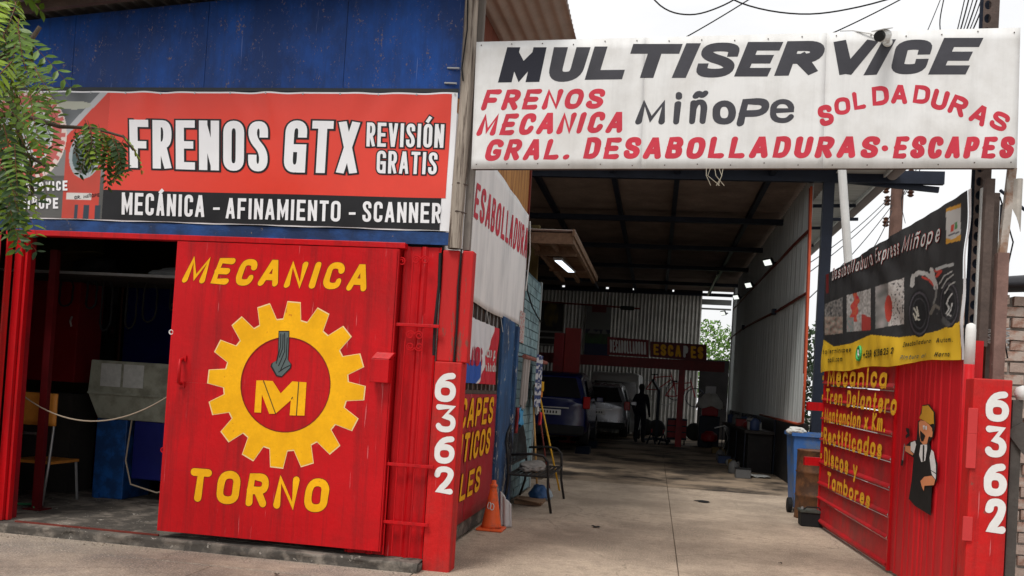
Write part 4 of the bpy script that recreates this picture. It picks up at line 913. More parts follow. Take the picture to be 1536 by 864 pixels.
MB().bar(p0+Vector((0, .1, -.017)), p1+Vector((0, -.1, -.017)), .10, .006).build('tube', lampm, lt)
for p in (p0, p1): MB().tube([p+Vector((0, .05, 0)), p+Vector((0, .05, .10))], .006, 5).build('hanger', steelbrn, lt)

# ------------------------------------------------------------------ bench, cone, bags
bn = thing('garden_bench', 'black wrought iron bench with slatted back against the turquoise wall', 'bench', (-1.45, 10.9, 0))
by0, by1 = 10.15, 11.62; bxf, bxb = -1.17, -1.69
for y in (by0, by1):
    MB().tube([(bxf+.04, y, .0), (bxf-.01, y, .25), (bxf-.02, y, .48), (bxf-.03, y, .60), (bxf-.09, y, .665), (bxf-.22, y, .68), (bxb+.05, y, .655)], .016, 8).build('armrest', blackm, bn, smooth=True)
    MB().tube([(bxb-.04, y, 0), (bxb+.02, y, .22), (bxb+.03, y, .42), (bxb+.0, y, .66), (bxb-.02, y, .80)], .016, 8).build('leg', blackm, bn, smooth=True)
    MB().tube([(bxb+.03, y, .42), (bxf-.02, y, .42)], .013, 8).build('side_rail', blackm, bn)
MB().tube([(bxf-.02, by0, .42), (bxf-.02, by1, .42)], .013, 8).build('seat_rail', blackm, bn)
MB().tube([(bxb+.03, by0, .42), (bxb+.03, by1, .42)], .013, 8).build('seat_rail', blackm, bn)
bk = [(bxb-.02, by0, .78)]+[(bxb-.03, by0+(by1-by0)*t, .80+.24*math.sin(math.pi*t)**.6) for t in [k/14 for k in range(1, 14)]]+[(bxb-.02, by1, .78)]
MB().tube(bk, .016, 8).build('top_rail', blackm, bn, smooth=True)
MB().tube([(bxb+.02, by0, .52), (bxb+.02, by1, .52)], .012, 8).build('lower_rail', blackm, bn)
for k in range(1, 14):
    t = k/14; y = by0+(by1-by0)*t; MB().tube([(bxb+.02, y, .52), (bxb+.0, y+.01, .7), (bxb-.03, y, .80+.24*math.sin(math.pi*t)**.6)], .008, 6).build('slat', blackm, bn)
for k in range(9):
    x = bxb+.06+k*.052; MB().box((x, by0+.01, .423), (x+.03, by1-.01, .433)).build('seat_slat', blackm, bn)
def heap(name, label, cat, c, s, m, seed=0, amp=.22):
    bm = bmesh.new(); bmesh.ops.create_icosphere(bm, subdivisions=4, radius=1)
    for v in bm.verts:
        n1 = noise.noise(v.co*1.6+Vector((seed, 0, 0)))*amp+noise.noise(v.co*4.5+Vector((0, seed, 0)))*amp*.5+abs(noise.noise(v.co*9))*amp*.25
        v.co *= (1+n1); v.co.x *= s[0]; v.co.y *= s[1]; v.co.z = max(v.co.z, -.75)*s[2]+s[2]*.75; v.co += Vector(c)
    me = bpy.data.meshes.new(name); 
    for f in bm.faces: f.smooth = True
    bm.to_mesh(me); bm.free(); me.materials.append(m); o = bpy.data.objects.new(name, me); COL.objects.link(o)
    if label: tag(o, label, cat)
    return o
heap('cloth_bundle', 'crumpled grey and tan cloths piled on the bench seat', 'cloth', (-1.48, 10.85, .43), (.17, .5, .06), mat('tan_cloth', (.24, .22, .20), .9, .4, 9, .6, 18), 3)
heap('blue_bag', 'blue plastic bag standing under the far end of the bench', 'bag', (-1.42, 11.2, 0), (.11, .14, .12), flat('blue_bag', (.03, .09, .22)), 5)
heap('white_bag', 'crumpled white and pale blue bag beside the blue bag under the bench', 'bag', (-1.34, 11.35, 0), (.08, .10, .09), flat('pale_bag', (.30, .36, .40)), 8)
cb = thing('cardboard_box', 'flattened brown cardboard on the ground under the bench', 'cardboard', (-1.45, 10.95, 0))
MB().box((-1.66, 10.7, .005), (-1.32, 11.15, .05)).build('box', mat('cardboard', (.24, .15, .09), .9, .2, 4, .2, 20), cb)
MB().bar((-1.3, 10.68, .055), (-1.62, 10.75, .085), .25, .008).build('flap', MATS['cardboard'], cb)
cc = hit(727, 789, 'Z', 0); cc.x = -1.56; cc.y = 8.66
cone = thing('traffic_cone', 'dirty orange traffic cone standing at the foot of the red side panel', 'traffic cone', (cc.x, cc.y, 0))
MB().box((cc.x-.135, cc.y-.135, 0), (cc.x+.135, cc.y+.135, .025)).build('base', conem, cone, bevel=.012)
MB().lathe([(.105, .025), (.10, .05), (.055, .30), (.034, .415), (.034, .43), (.040, .435), (.040, .455), (.026, .462), (.022, .50)], (cc.x, cc.y, 0), 24).build('body', conem, cone, smooth=True)
for k, (z, a0) in enumerate(((.25, -1.9), (.24, -1.45))):
    pl = [(cc.x+(.0745+.002)*math.cos(a0+t*.16)*(1-(z-.2)*.8), cc.y+(.0745+.002)*math.sin(a0+t*.16)*(1-(z-.2)*.8)) for t in (-1, -.3, .4, 1)]
    mb = MB(); c0 = Vector((cc.x, cc.y, z))
    pts = []
    for i in range(12):
        t = 2*math.pi*i/12; aa = a0+.26*math.cos(t); zz = z+.032*math.sin(t); rr_ = .0675-(zz-.235)*.19+.004; pts.append((cc.x+rr_*math.cos(aa), cc.y+rr_*math.sin(aa), zz))
    mb.tube(pts, .005, 5, closed=True).build('painted_mark', whpl, cone)
tag(MB().grid(lambda a, b: Vector((-1.50+a*.11-.02*b, 8.86+.02*math.sin(a*9), .01+b*.36*(1-.35*a))), 10, 14).build('white_bag', flat('white_sack', (.5, .5, .5)), smooth=True, solid=.02), 'folded white sack standing right behind the traffic cone', 'sack')

# ------------------------------------------------------------------ inside the left shop
ch = thing('stool_chair', 'old chair with orange board back and bent chrome legs inside the left opening', 'chair', (-5.75, 7.5, SZ))
MB().grid(lambda a, b: Vector((-5.95+a*.50, 7.24-.02*math.sin(math.pi*a), .83+b*.30)), 12, 6).build('backrest', chairo, ch, smooth=True, solid=.02)
MB().grid(lambda a, b: Vector((-6.0+a*.44, 7.36+b*.40, .47)), 6, 6).build('seat', chairo, ch, solid=.025)
for sx in (0, 1):
    x = -5.98+sx*.40
    MB().tube([(x, 7.30, SZ), (x+.01, 7.34, .45), (x+.01, 7.37, .78), (x+.01, 7.38, 1.0)], .013, 8).build('leg', bsteel, ch, smooth=True)
    MB().tube([(x, 7.80, SZ), (x, 7.74, .47)], .013, 8).build('leg', bsteel, ch)
MB().tube([(-5.94, 7.33, .10), (-5.93, 7.33, .66), (-5.86, 7.33, .74), (-5.70, 7.33, .74), (-5.63, 7.33, .66), (-5.61, 7.33, .10)], .014, 8).build('leg_hoop', bsteel, ch, smooth=True)
def fl(px, Y): return hit(px, 600, 'Y', Y).x
ps = thing('prop_post', 'thin dark red steel post standing inside the left opening', 'post', (-5.1, 7.2, SZ))
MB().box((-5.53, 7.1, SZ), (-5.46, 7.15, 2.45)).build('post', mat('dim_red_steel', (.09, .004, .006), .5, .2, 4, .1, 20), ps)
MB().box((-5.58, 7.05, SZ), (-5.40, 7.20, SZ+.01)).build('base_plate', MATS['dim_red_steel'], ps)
la = thing('lathe_machine', 'grey-green lathe head with pasted papers on a blue pedestal inside the shop', 'machine', (-5.2, 8.2, SZ))
def lq_(px, py, Y): return hit(px, py, 'Y', Y)
z0, z1 = .90, 1.46
MB().prism([(-5.64, 7.95, 1.47), (-5.66, 7.95, 1.14), (-5.56, 8.0, .88), (-5.56, 8.55, .88), (-5.64, 8.55, 1.47)], (1.75, 0, 0)).build('headstock', lathe, la, bevel=.01)
MB().box((-5.65, 7.93, 1.13), (-3.9, 7.949, 1.145)).build('cover_lip', lathe, la)
for x in (-5.52, -5.27): MB().box((x, 7.944, 1.21), (x+.22, 7.9485, 1.44)).build('paper_label', paper, la)
MB().box((-5.58, 8.02, SZ), (-5.24, 8.5, .88)).build('pedestal', bluem, la, bevel=.01)
MB().box((-5.16, 8.02, SZ+.22), (-4.0, 8.5, .88)).build('pedestal', cabb, la, bevel=.01)
MB().box((-5.54, 8.0, SZ), (-5.49, 8.03, SZ+.05)).build('foot', bluem, la)
cbn = thing('blue_cabinet', 'tall dark blue cabinet at the back right of the shop interior', 'cabinet', (-5.0, 9.6, SZ))
a = hit(190, 430, 'Y', 9.5); b = hit(262, 545, 'Y', 9.5)
MB().box((a.x, 9.5, SZ), (a.x+1.5, 10.1, a.z)).build('body', mat('cabinet_blue_bright', (.008, .014, .15), .4, .15, 3, .1, 20), cbn, bevel=.01)  # slightly brighter blue than the plain cabinet blue
MB().box((b.x-.12, 9.485, 2.15), (b.x+.08, 9.498, 2.20)).build('name_plate', bsteel, cbn)
MB().tube([(a.x-.02, 9.46, a.z-1.2), (a.x-.02, 9.46, a.z), (a.x+.12, 9.46, a.z+.05), (a.x+1.0, 9.46, a.z+.06)], .018, 6).build('cable_run', mat('brown_hose', (.12, .04, .02), .6, .2, 4, .1, 20), cbn)
lk = thing('red_locker', 'dark red locker at the left inside the shop, above the orange chair', 'locker', (-6.2, 8.1, SZ))
MB().box((-6.55, 8.1, 1.22), (-5.93, 8.5, 2.36)).build('body', mat('locker_red', (.16, .006, .008), .4, .15, 3, .1, 20), lk, bevel=.008)
MB().box((-6.55, 8.1, SZ), (-5.93, 8.5, 1.10)).build('lower_shelf', roomd, lk)
MB().tube([(-5.99, 8.08, 1.80), (-5.985, 8.05, 1.85), (-5.99, 8.08, 1.90)], .010, 6).build('handle', bsteel, lk)
sb = thing('ceiling_rail', 'pale steel rail running across the top of the shop interior', 'rail', (-5, 7.2, 2.3))
a = hit(40, 406, 'Y', 7.4); b = hit(266, 411, 'Y', 7.4)
MB().box((a.x-.4, 7.38, a.z-.012), (b.x+.8, 7.42, a.z+.012)).build('rail', mat('dull_steel', (.25, .26, .26), .5, .2, 5, 0, metal=.3), sb)
MB().box((a.x-.4, 7.42, a.z-.02), (b.x+.8, 8.4, a.z-.005)).build('shelf_board', roomd, sb)
rl = heap('plastic_roll', 'bundle of dusty white plastic lying on the high shelf inside the shop', 'bundle', (b.x+.0, 7.65, a.z+.0), (.42, .12, .07), mat('dusty_plastic', (.30, .32, .32), .6, .2, 6, .3, 20), 4)
heap('black_bag', 'black bag lying on the left of the high shelf inside the shop', 'bag', (a.x+.45, 7.8, a.z+.0), (.24, .15, .12), black, 6)
bx = thing('cardboard_box', 'open ochre carton on the high shelf beside the black bag', 'carton', (a.x+.15, 8.0, a.z))
MB().box((a.x-.05, 7.95, a.z), (a.x+.3, 8.25, a.z+.24)).build('box', roomw, bx); MB().bar((a.x-.05, 7.94, a.z+.25), (a.x+.4, 7.90, a.z+.27), .16, .006).build('flap', mat('ochre_flap', (.22, .18, .07), .8, .2, 4, .1, 20), bx)
pnl = thing('wall_board', 'ochre boards on the back wall above the shelf', 'boards', (-6.4, 12.75, 3))
for k in range(4): MB().box((-8.3+k*.85, 12.72, 2.2), (-7.5+k*.85, 12.78, 3.6)).build('board', flat('ochre_board%d' % (k % 2), [(.16, .12, .035), (.10, .07, .03)][k % 2]), pnl)
# wall clutter: dim shelves with parts
rk = thing('tool_rack', 'dim rack of tools and small parts on the back of the shop', 'rack', (-6.3, 10.4, SZ))
for k in range(5): MB().box((-7.3, 10.4, .5+k*.42), (-5.4, 10.7, .53+k*.42)).build('shelf', flat('dark_shelf', (.05, .045, .045)), rk)
for x in (-7.3, -5.42): MB().box((x, 10.4, SZ), (x+.04, 10.7, 2.5)).build('upright', flat('dark_shelf', (.05, .045, .045)), rk)
rr = random.Random(12)
for k in range(34):
    s = rr.randint(0, 4); x = -7.2+rr.random()*1.7; h = rr.uniform(.06, .26); wv = rr.uniform(.04, .16)
    cm = flat('stock%d' % (k % 5), [(.25, .24, .2), (.10, .015, .012), (.02, .03, .08), (.12, .12, .12), (.2, .16, .06)][k % 5])
    if k % 2: MB().lathe([(wv/2, 0), (wv/2, h*.8), (wv/3, h)], (x, 10.48, .53+s*.42), 10).build('can', cm, rk)
    else: MB().box((x, 10.42, .53+s*.42), (x+wv, 10.6, .53+s*.42+h)).build('part_box', cm, rk)
tr_ = thing('red_toolbox', 'low dark red tool chest behind the chair inside the shop', 'tool chest', (-5.9, 9.3, SZ))
MB().box((-6.5, 9.1, SZ+.08), (-5.75, 9.5, .95)).build('body', mat('locker_red', (.16, .006, .008)), tr_, bevel=.01)
for k in range(4): MB().box((-6.45, 9.085, .20+k*.18), (-5.8, 9.098, .35+k*.18)).build('drawer', darkred, tr_)
rr = random.Random(31)
hooks = thing('hanging_belts', 'black belts and hoses hanging from the ceiling rail inside the shop', 'belts', (-5, 7.5, 2.3))
for k in range(9):
    x = -5.9+k*.22+rr.uniform(-.05, .05); h = rr.uniform(.25, .6); wv = rr.uniform(.05, .12)
    MB().tube([(x+wv*math.cos(t*math.pi/8), 7.9+.02*math.sin(t), 2.28-h/2+h/2*math.sin(t*math.pi/8)) for t in range(16)], .011, 6, closed=True).build('belt', black, hooks)
for k in range(14):
    c_ = rr.randint(0, 4); x = -5.95+rr.random()*1.0; z_ = 1.30+rr.random()*.75; m_ = flat('bay_part%d' % c_, [(.34, .33, .30), (.22, .03, .02), (.04, .06, .16), (.20, .19, .17), (.30, .22, .06)][c_])
    t = thing(['small_motor', 'tin_can', 'tool_tin'][k % 3], '%s %s on the dim back rack, %s from its left end' % (['pale', 'red', 'navy', 'grey', 'ochre'][c_], ['motor', 'can', 'tin'][k % 3], ['first', 'second', 'third', 'fourth', 'fifth', 'sixth', 'seventh', 'eighth', 'ninth', 'tenth', 'eleventh', 'twelfth', 'thirteenth', 'fourteenth'][k]), ['motor', 'can', 'tin'][k % 3], (-6.9+k*.115, 10.3, z_))
    x = -6.9+k*.115; s_ = .53+.42*(k % 4)
    if k % 3 == 0: MB().lathe([(.03, -.09), (.06, -.07), (.065, .05), (.03, .08)], (x, 10.36, s_+.07), 12, Matrix.Rotation(R(90), 3, 'Y').to_4x4()).build('casing', m_, t, smooth=True); MB().box((x-.05, 10.32, s_), (x+.05, 10.40, s_+.02)).build('foot', steelblk, t)
    elif k % 3 == 1: MB().lathe([(.045, 0), (.045, .13), (.03, .14)], (x, 10.36, s_), 12).build('can', m_, t); MB().lathe([(.02, .14), (.02, .155)], (x, 10.36, s_), 8).build('cap', black, t)
    else: MB().box((x-.05, 10.32, s_), (x+.05, 10.40, s_+.12)).build('tin', m_, t, bevel=.006); MB().box((x-.053, 10.317, s_+.12), (x+.053, 10.403, s_+.135)).build('lid', bsteel, t)
ck = thing('pressure_gauge', 'small pale round gauge on the dark rack inside the shop', 'gauge', (-5.75, 9.9, 1.65))
MB().lathe([(.10, 0), (.11, .02), (.10, .04)], (-5.65, 9.95, 1.62), 20, Mx90_).build('gauge_face', paper, ck)
MB().tube([(-5.65+.108*math.cos(t*math.pi/10), 9.90, 1.62+.108*math.sin(t*math.pi/10)) for t in range(20)], .012, 6, closed=True).build('gauge_rim', steelblk, ck)
a = hit(30, 590, 'Y', 6.85); m_ = hit(140, 632, 'Y', 6.75); b = hit(256, 592, 'Y', 6.65)
pts = [a.lerp(b, t)+Vector((0, 0, -4*t*(1-t)*((a.z+b.z)/2-m_.z))) for t in [k/20 for k in range(21)]]
tag(MB().tube(pts, .006, 6).build('cable', mat('tan_cable', (.30, .24, .18), .6, .1, 4, 0)), 'slack tan cable strung across the left opening from chair to door', 'cable')
tag(MB().tube([(-5.05, 7.8, .9), (-5.07, 7.78, .5), (-4.98, 7.75, .28), (-4.7, 7.75, .22), (-4.45, 7.78, .30)], .008, 6).build('cable', MATS['tan_cable']), 'loose tan cable looping down in front of the lathe pedestal', 'cable')
tag(MB().tube([(-5.95, 7.25, SZ+.02), (-5.8, 7.15, SZ+.02), (-5.6, 7.25, SZ+.02), (-5.5, 7.1, SZ+.02)], .012, 6).build('hose', flat('green_hose', (.02, .12, .05))), 'short green hose on the shop floor by the chair', 'hose')
# left folding red door at picture edge
ld = thing('folded_door', 'dented red sheet metal door leaf folded open at the left edge of the shop front', 'door', (-5.6, 6.4, SZ))
MB().grid(lambda a, b: Vector((-6.5+a*1.08, 6.36+.03*noise.noise(Vector((a*3, b*5, 1)))+.015*math.sin(b*15+a*4), SZ+b*2.40)), 26, 60).build('sheet', mat('dented_red_paint', (.50, .012, .02), .3, .15, 2, .1, 10), ld, smooth=True, solid=.003)
MB().box((-5.415, 6.42, SZ-.0), (-5.40, 6.48, SZ+2.40)).build('edge_bar', redpost, ld)

# ------------------------------------------------------------------ right gate
gu = Vector((.041, -1, 0)).normalized()
GT = Plane((2.03+.041*11.02, 0, 0), gu, (0, 0, 1))
gate = thing('driveway_gate', 'red metal gate leaf folded open right of the driveway, painted with services', 'gate', GT.pt(-11.03, 0, 0))
ue0 = GT.uv(1227, 789)[0]; um = GT.uv(1340, 700)[0]; ue1 = GT.uv(1450, 700)[0]
ztop = 1.92
# left half: overlapping horizontal boards, each lapped over the next
lines = [(547, 549), (579, 588), (603, 620), (631, 656), (662, 695), (696, 738), (728, 780), (749, 815), (792, 862)]
zs = []
for ya, yb in lines:
    va_ = GT.uv(1229, ya)[1]; vb_ = GT.uv(1340, yb)[1]; zs.append((va_, vb_))
zs[0] = (1.93, 1.93); zs[-1] = (.04, .03)
for (a0, b0), (a1, b1) in zip(zs, zs[1:]):
    f = lambda p, q: GT.pt(ue0+p*(um-ue0), (a1+(a0-a1)*q)*(1-p)+(b1+(b0-b1)*q)*p+.012*(1-q), .002+.0*q+(.018 if q < .04 else (.034 if q < .1 else (.030*(1-(q-.1)/.9) if q < .2 else .002+.012*(1-q)))))
    mb = MB(); qs = [0, .03, .09, .14, .22, .6, 1]
    mb.grid(lambda p, q: f(p, qs[int(round(q*6))]), 20, 6); mb.build('board_panel', mat('faded_red_panel', (.50, .012, .018), .5, .15, 1.5, .2, 20, dirt=((.28, .03, .03), .5, .8, 2)), gate, solid=.002)
# right half: vertical ribs
def vr(p, q):
    u = um+.01+p*(ue1-um-.01); t = (u*7.0+.5*math.sin(u*5)) % 1; return GT.pt(u, .03+q*1.89, .0+(.008 if t < .12 else 0)+.005*noise.noise(Vector((u*3, q*4, 2))))
MB().grid(vr, 120, 12).build('ribbed_sheet', mat('gate_red_ribs', (.52, .010, .016), .45, .18, 2.5, .25, 20, stretch=(4, 4, .3)), gate, solid=.002)
for (a, b, c, d, nm) in ((ue0-.02, ue1+.03, .02, .07, 'rail'), (ue0-.02, ue1+.03, 1.88, 1.94, 'rail')):
    MB().add([GT.pt(x, z, o) for o in (-.05, -.01) for x, z in ((a, c), (b, c), (b, d), (a, d))], ((0, 1, 2, 3), (7, 6, 5, 4), (0, 4, 5, 1), (1, 5, 6, 2), (2, 6, 7, 3), (3, 7, 4, 0))).build(nm, redpost, gate)
for a, zt_ in ((ue0, 1.94), (um-.01, 1.94), (ue1-.04, 1.98), (ue1+.03, 1.98)):
    MB().add([GT.pt(x, z, o) for o in (-.05, .022) for x, z in ((a, .02), (a+.035, .02), (a+.035, zt_), (a, zt_))], ((0, 1, 2, 3), (7, 6, 5, 4), (0, 4, 5, 1), (1, 5, 6, 2), (2, 6, 7, 3), (3, 7, 4, 0))).build('stile', red, gate)
for py, ps_ in ((610, 1), (692, 1)):
    v_ = GT.uv(1229, py)[1]
    MB().add([GT.pt(x, z, o) for o in (.0, .20) for x, z in ((ue0-.06, v_-.05), (ue0+.02, v_-.05), (ue0+.02, v_+.05), (ue0-.06, v_+.05))], ((0, 1, 2, 3), (7, 6, 5, 4), (0, 4, 5, 1), (1, 5, 6, 2), (2, 6, 7, 3), (3, 7, 4, 0))).build('latch_bracket', red, gate)
gcol = yel2
def gtx(s, quad, sw=.2, ax=1.15, slant=.05, gap=.26):
    write(GT, s, quad, gcol, gate, sw=sw, ax=ax, gap=gap, off=.036, cap='round', slant=slant, wob=.02)
gtx('Mecanica', [(1246, 580), (1336, 583), (1338, 549), (1247, 549)], .215)
gtx('Tren Delantero', [(1243, 605), (1350, 624), (1353, 590), (1244, 583)], .215)
gtx('Mantancion x Km.', [(1241, 634), (1334, 650), (1336, 621), (1242, 611)], .215)
gtx('Rectificados', [(1240, 666), (1328, 690), (1330, 658), (1240, 640)], .215)
gtx('Discos y', [(1241, 698), (1291, 719), (1292, 690), (1241, 670)], .215)
gtx('Tambores', [(1245, 732), (1310, 764), (1312, 738), (1246, 707)], .215)
for x, y in ((1239, 567), (1238, 596), (1238, 622), (1237, 652), (1236, 684)):
    a, b = GT.uv(x, y); paint(GT, [(a-.03, b-.03), (a+.03, b-.03), (a+.03, b+.03), (a-.03, b+.03)], gcol, gate, .034, 'bullet_mark', uv=True)
# painted cartoon mechanic, plain generic figure
def mp_(x, y): return (1350+x/4.543, 590+y/4.547)
yel3 = mat('ochre_cap_paint', (.62, .32, .03), .6, .1, 4, 0); skinp = mat('painted_skin', (.70, .27, .12), .6, .08, 4, 0); blkp = mat('black_figure_paint', (.012, .012, .012), .6, .2, 4, 0)
fig = [(blkp, [(165, 180), (140, 190), (130, 320), (85, 330), (45, 370), (55, 400), (110, 440), (95, 600), (76, 720), (120, 770), (228, 835), (235, 640), (270, 600), (276, 480), (215, 340), (245, 300), (258, 220), (258, 130), (215, 75), (172, 80), (150, 165)], .020),
       (yel3, [(172, 88), (212, 82), (250, 130), (252, 212), (205, 178), (166, 152)], .023), (yel3, [(150, 170), (165, 140), (248, 208), (225, 214), (190, 190)], .0235),
       (skinp, [(160, 185), (190, 190), (220, 215), (240, 240), (238, 285), (215, 300), (205, 345), (180, 352), (160, 330), (150, 270), (148, 200)], .023),
       (blkp, [(160, 255), (195, 290), (182, 325), (168, 330), (160, 300)], .026), (skinp, [(228, 258), (245, 262), (242, 300), (226, 300)], .0245),
       (whitep, [(178, 222), (190, 218), (194, 245), (182, 248)], .026), (whitep, [(196, 225), (206, 222), (206, 250), (198, 252)], .026), (blkp, [(186, 232), (190, 231), (191, 244), (187, 245)], .028),
       (whitep, [(92, 338), (122, 325), (130, 350), (115, 410), (92, 390)], .023), (skinp, [(54, 358), (92, 362), (92, 395), (112, 414), (105, 425), (55, 395)], .023),
       (whitep, [(160, 352), (205, 350), (205, 380), (192, 462), (165, 470), (150, 420)], .023), (blkp, [(178, 355), (188, 355), (186, 462), (176, 464)], .026),
       (whitep, [(235, 385), (250, 400), (266, 490), (266, 545), (232, 525), (222, 440)], .023), (whitep, [(232, 530), (266, 552), (264, 590), (240, 560)], .023),
       (skinp, [(190, 570), (240, 563), (264, 592), (255, 628), (190, 632), (185, 668), (172, 640), (162, 600), (178, 582)], .026),
       (blkp, [(58, 238), (80, 240), (86, 290), (60, 310), (56, 290), (72, 275), (62, 260)], .023), (flat('tool_line', (.25, .22, .22)), [(46, 345), (52, 345), (40, 460), (32, 460)], .022), (blkp, [(28, 455), (44, 462), (36, 498), (24, 490)], .023)]
for m_, poly, of in fig: paint(GT, [mp_(*p) for p in poly], m_, gate, of, 'painted_figure')

# banner on the gate
gb = thing('gate_banner', 'wrinkled black and yellow vinyl banner reading Desabolladura Express hung above the red gate', 'banner', GT.pt(-9, 1.85, 0))
GB = Plane(GT.pt(0, 0, .05), gu, (0, 0, 1))
cq = [Vector(GB.uv(*p)) for p in ((1232, 552), (1438, 545), (1451, 301), (1239, 400))]
gu0, gu1 = cq[0].x, cq[1].x; gv0, gv1 = 1.86, 3.06
def gd(u, v):
    t = (u-gu0)/(gu1-gu0); s = (v-gv0)/(gv1-gv0)
    d = .018*noise.noise(Vector((u*1.2+v*1.6, v*.8, 2)))
    d += .018*math.sin((u*1.2+v*2.0)*6+3*noise.noise(Vector((u*1.3, v, 0))))*(noise.noise(Vector((u*.9, v*1.2, 4)))+.25)
    d += .005*math.sin(u*19+v*4)*(.3+abs(s-.5))
    return d
GB.disp = gd
_bl, _br, _tr, _tl = cq
def gq(px, py): return (px, py)
inv = {}
def proj(p):
    v = p-O; c = v.dot(fw); return PPX+FPX*v.dot(CR)/c, PPY-FPX*v.dot(CU)/c
WAVE = [(1220, 500), (1233, 508), (1251, 520), (1277, 515), (1306, 502), (1347, 506), (1383, 502), (1407, 496), (1433, 485), (1470, 470)]
def lin(T_, x):
    for (a, ya), (b, yb_2) in zip(T_, T_[1:]):
        if x <= b: return ya+(yb_2-ya)*(x-a)/(b-a)
    return T_[-1][1]
def segd(x, y, P_):
    m = 1e9
    for (a, b), (c, d) in zip(P_, P_[1:]):
        L2 = (c-a)**2+(d-b)**2; t = max(0, min(1, ((x-a)*(c-a)+(y-b)*(d-b))/L2)); m = min(m, math.hypot(x-a-t*(c-a), y-b-t*(d-b)))
    return m
def gban(p):
    x, y = proj(p); n1 = noise.noise(Vector((x*.16, y*.16, 0))); n2 = noise.noise(Vector((x*.07, y*.07, 5))); n3 = noise.noise(Vector((x*.4, y*.25, 9)))
    c = (.82, .52, .035) if y > lin(WAVE, x) else (.040, .040, .041)
    for k, (x0, x1, ya, yb_2, yc, yd) in enumerate(((1237, 1264, 456, 446, 503, 500), (1270, 1306, 443, 433, 498, 495), (1313, 1356, 430, 417, 493, 486))):
        t = (x-x0)/(x1-x0)
        if 0 < t < 1 and ya+(yb_2-ya)*t < y < yc+(yd-yc)*t:
            s_ = (y-ya)/(yc-ya)
            if k == 0: c = (.20+.22*n3, .19+.2*n3, .18+.18*n3) if s_ < .4 else (.30+.28*n1+.1*n3, .24+.24*n1, .20+.2*n1)
            if k == 1:
                c = (.42+.25*n3, .40+.24*n3, .38+.24*n3)
                if .18 < t+.2*n2 < .45 and s_ < .72: c = (.55, .09+.1*n3, .06)
                if t > .62 and s_ > .55-.1*n2: c = (.42, .06, .05)
                if t < .3 and s_ > .6: c = (.30+.2*n3, .30, .29)
            if k == 2:
                c = (.58+.2*n3, .55+.22*n3, .52+.2*n3) if t > .45 else (.26+.25*n2, .25+.2*n2, .24+.2*n2)
                if math.hypot((t-.46)/.13, (s_-.52)/.32) < 1: c = (.52, .07, .05)
                if t > .55 and n3 > .25: c = (.12, .11, .11)
    if x > 1362:
        for (cx, cy, rx, ry) in ((1379, 470, 17, 36), (1424, 456, 15, 36)):
            d = math.hypot((x-cx)/rx, (y-cy)/ry)
            if d < 1: c = (.020, .020, .021)
            if abs(d-.86) < .05: c = (.075, .07, .08)
            if abs(d-.62) < .035: c = (.055, .055, .06)
        for P_, r_, cc_ in (([(1368, 428), (1370, 414), (1378, 409), (1390, 411), (1400, 420), (1404, 432)], 3.2, (.50, .49, .47)), ([(1384, 416), (1394, 420), (1400, 428)], 1.6, (.55, .07, .05)), ([(1397, 404), (1400, 416), (1404, 430)], 3.0, (.52, .50, .48)), ([(1404, 406), (1411, 407), (1405, 414)], 2.4, (.55, .07, .05)), ([(1405, 404), (1418, 399), (1429, 397)], 2.3, (.45, .46, .45)),
                        ([(1413, 432), (1420, 420), (1430, 412)], 1.0, (.36, .36, .34)), ([(1417, 440), (1424, 428), (1432, 423)], 1.0, (.36, .36, .34)), ([(1409, 426), (1416, 414), (1428, 407)], 1.0, (.4, .4, .38)), ([(1404, 430), (1404, 444), (1400, 456)], 1.4, (.20, .20, .19)), ([(1396, 470), (1402, 458), (1408, 462)], 2.4, (.16, .15, .13)),
                        ([(1371, 462), (1376, 472), (1374, 478), (1379, 480)], 1.1, (.5, .49, .42)), ([(1370, 470), (1374, 480)], 1.0, (.5, .49, .42)), ([(1375, 460), (1378, 474)], 1.0, (.5, .49, .42)), ([(1428, 441), (1423, 447), (1420, 455), (1424, 462), (1419, 470), (1426, 474)], 1.1, (.48, .48, .46)), ([(1428, 455), (1426, 466), (1421, 473)], .9, (.48, .48, .46))):
            if segd(x, y, P_) < r_*(1+.3*n3): c = cc_
        if 1405 < x < 1425 and 470 < y < 490 and n2 > -.1 and abs((y-470)-(x-1405)) < 6: c = (.10, .10, .10)
    if 1419 < x < 1441 and 313-(x-1419)*.35 < y < 366-(x-1419)*.25:
        yy_ = y+(x-1419)*.3; c = (.62, .61, .58)
        if yy_ > 360+2*math.sin(x*.3) or yy_ < 318: c = (.70, .36, .05)
        if 1426 < x < 1431 and 340 < yy_ < 350: c = (.62, .08, .05)
        if 1432 < x < 1436 and 338 < yy_ < 348: c = (.10, .28, .10)
        if abs(yy_-354) < 1.2 and 1422 < x < 1439: c = (.12, .12, .14)
    if x < 1244 and y < 440 and abs(x-1241) < 2: c = (.16, .02, .02)
    return c
mb = MB(); nu, nv = 320, 180
def gpt(a, b):
    tl = cq[3]; u = gu0+a*(gu1-gu0); top = gv1+.03*a-.03*(4*a*(1-a))*.3; bot = gv0+.012*math.sin(a*17); return (u, bot+(top-bot)*b)
mb.grid(lambda a, b: GB.pt(*gpt(a, b)), nu, nv)
MB().grid(lambda a, b: GB.pt(gpt(1, b)[0]+.002+a*(.05+.02*math.sin(b*7)), gpt(1, b)[1], -.004), 4, 60).build('white_border', vwhite, gb, smooth=True)
o = mb.build('sheet', vprint, gb, smooth=True); at = o.data.color_attributes.new('col', 'FLOAT_COLOR', 'POINT'); buf = []
for j in range(nv+1):
    for i in range(nu+1): c = gban(GB.pt(*gpt(i/nu, j/nv))); buf += [max(0, c[0]), max(0, c[1]), max(0, c[2]), 1]
at.data.foreach_set('color', buf)
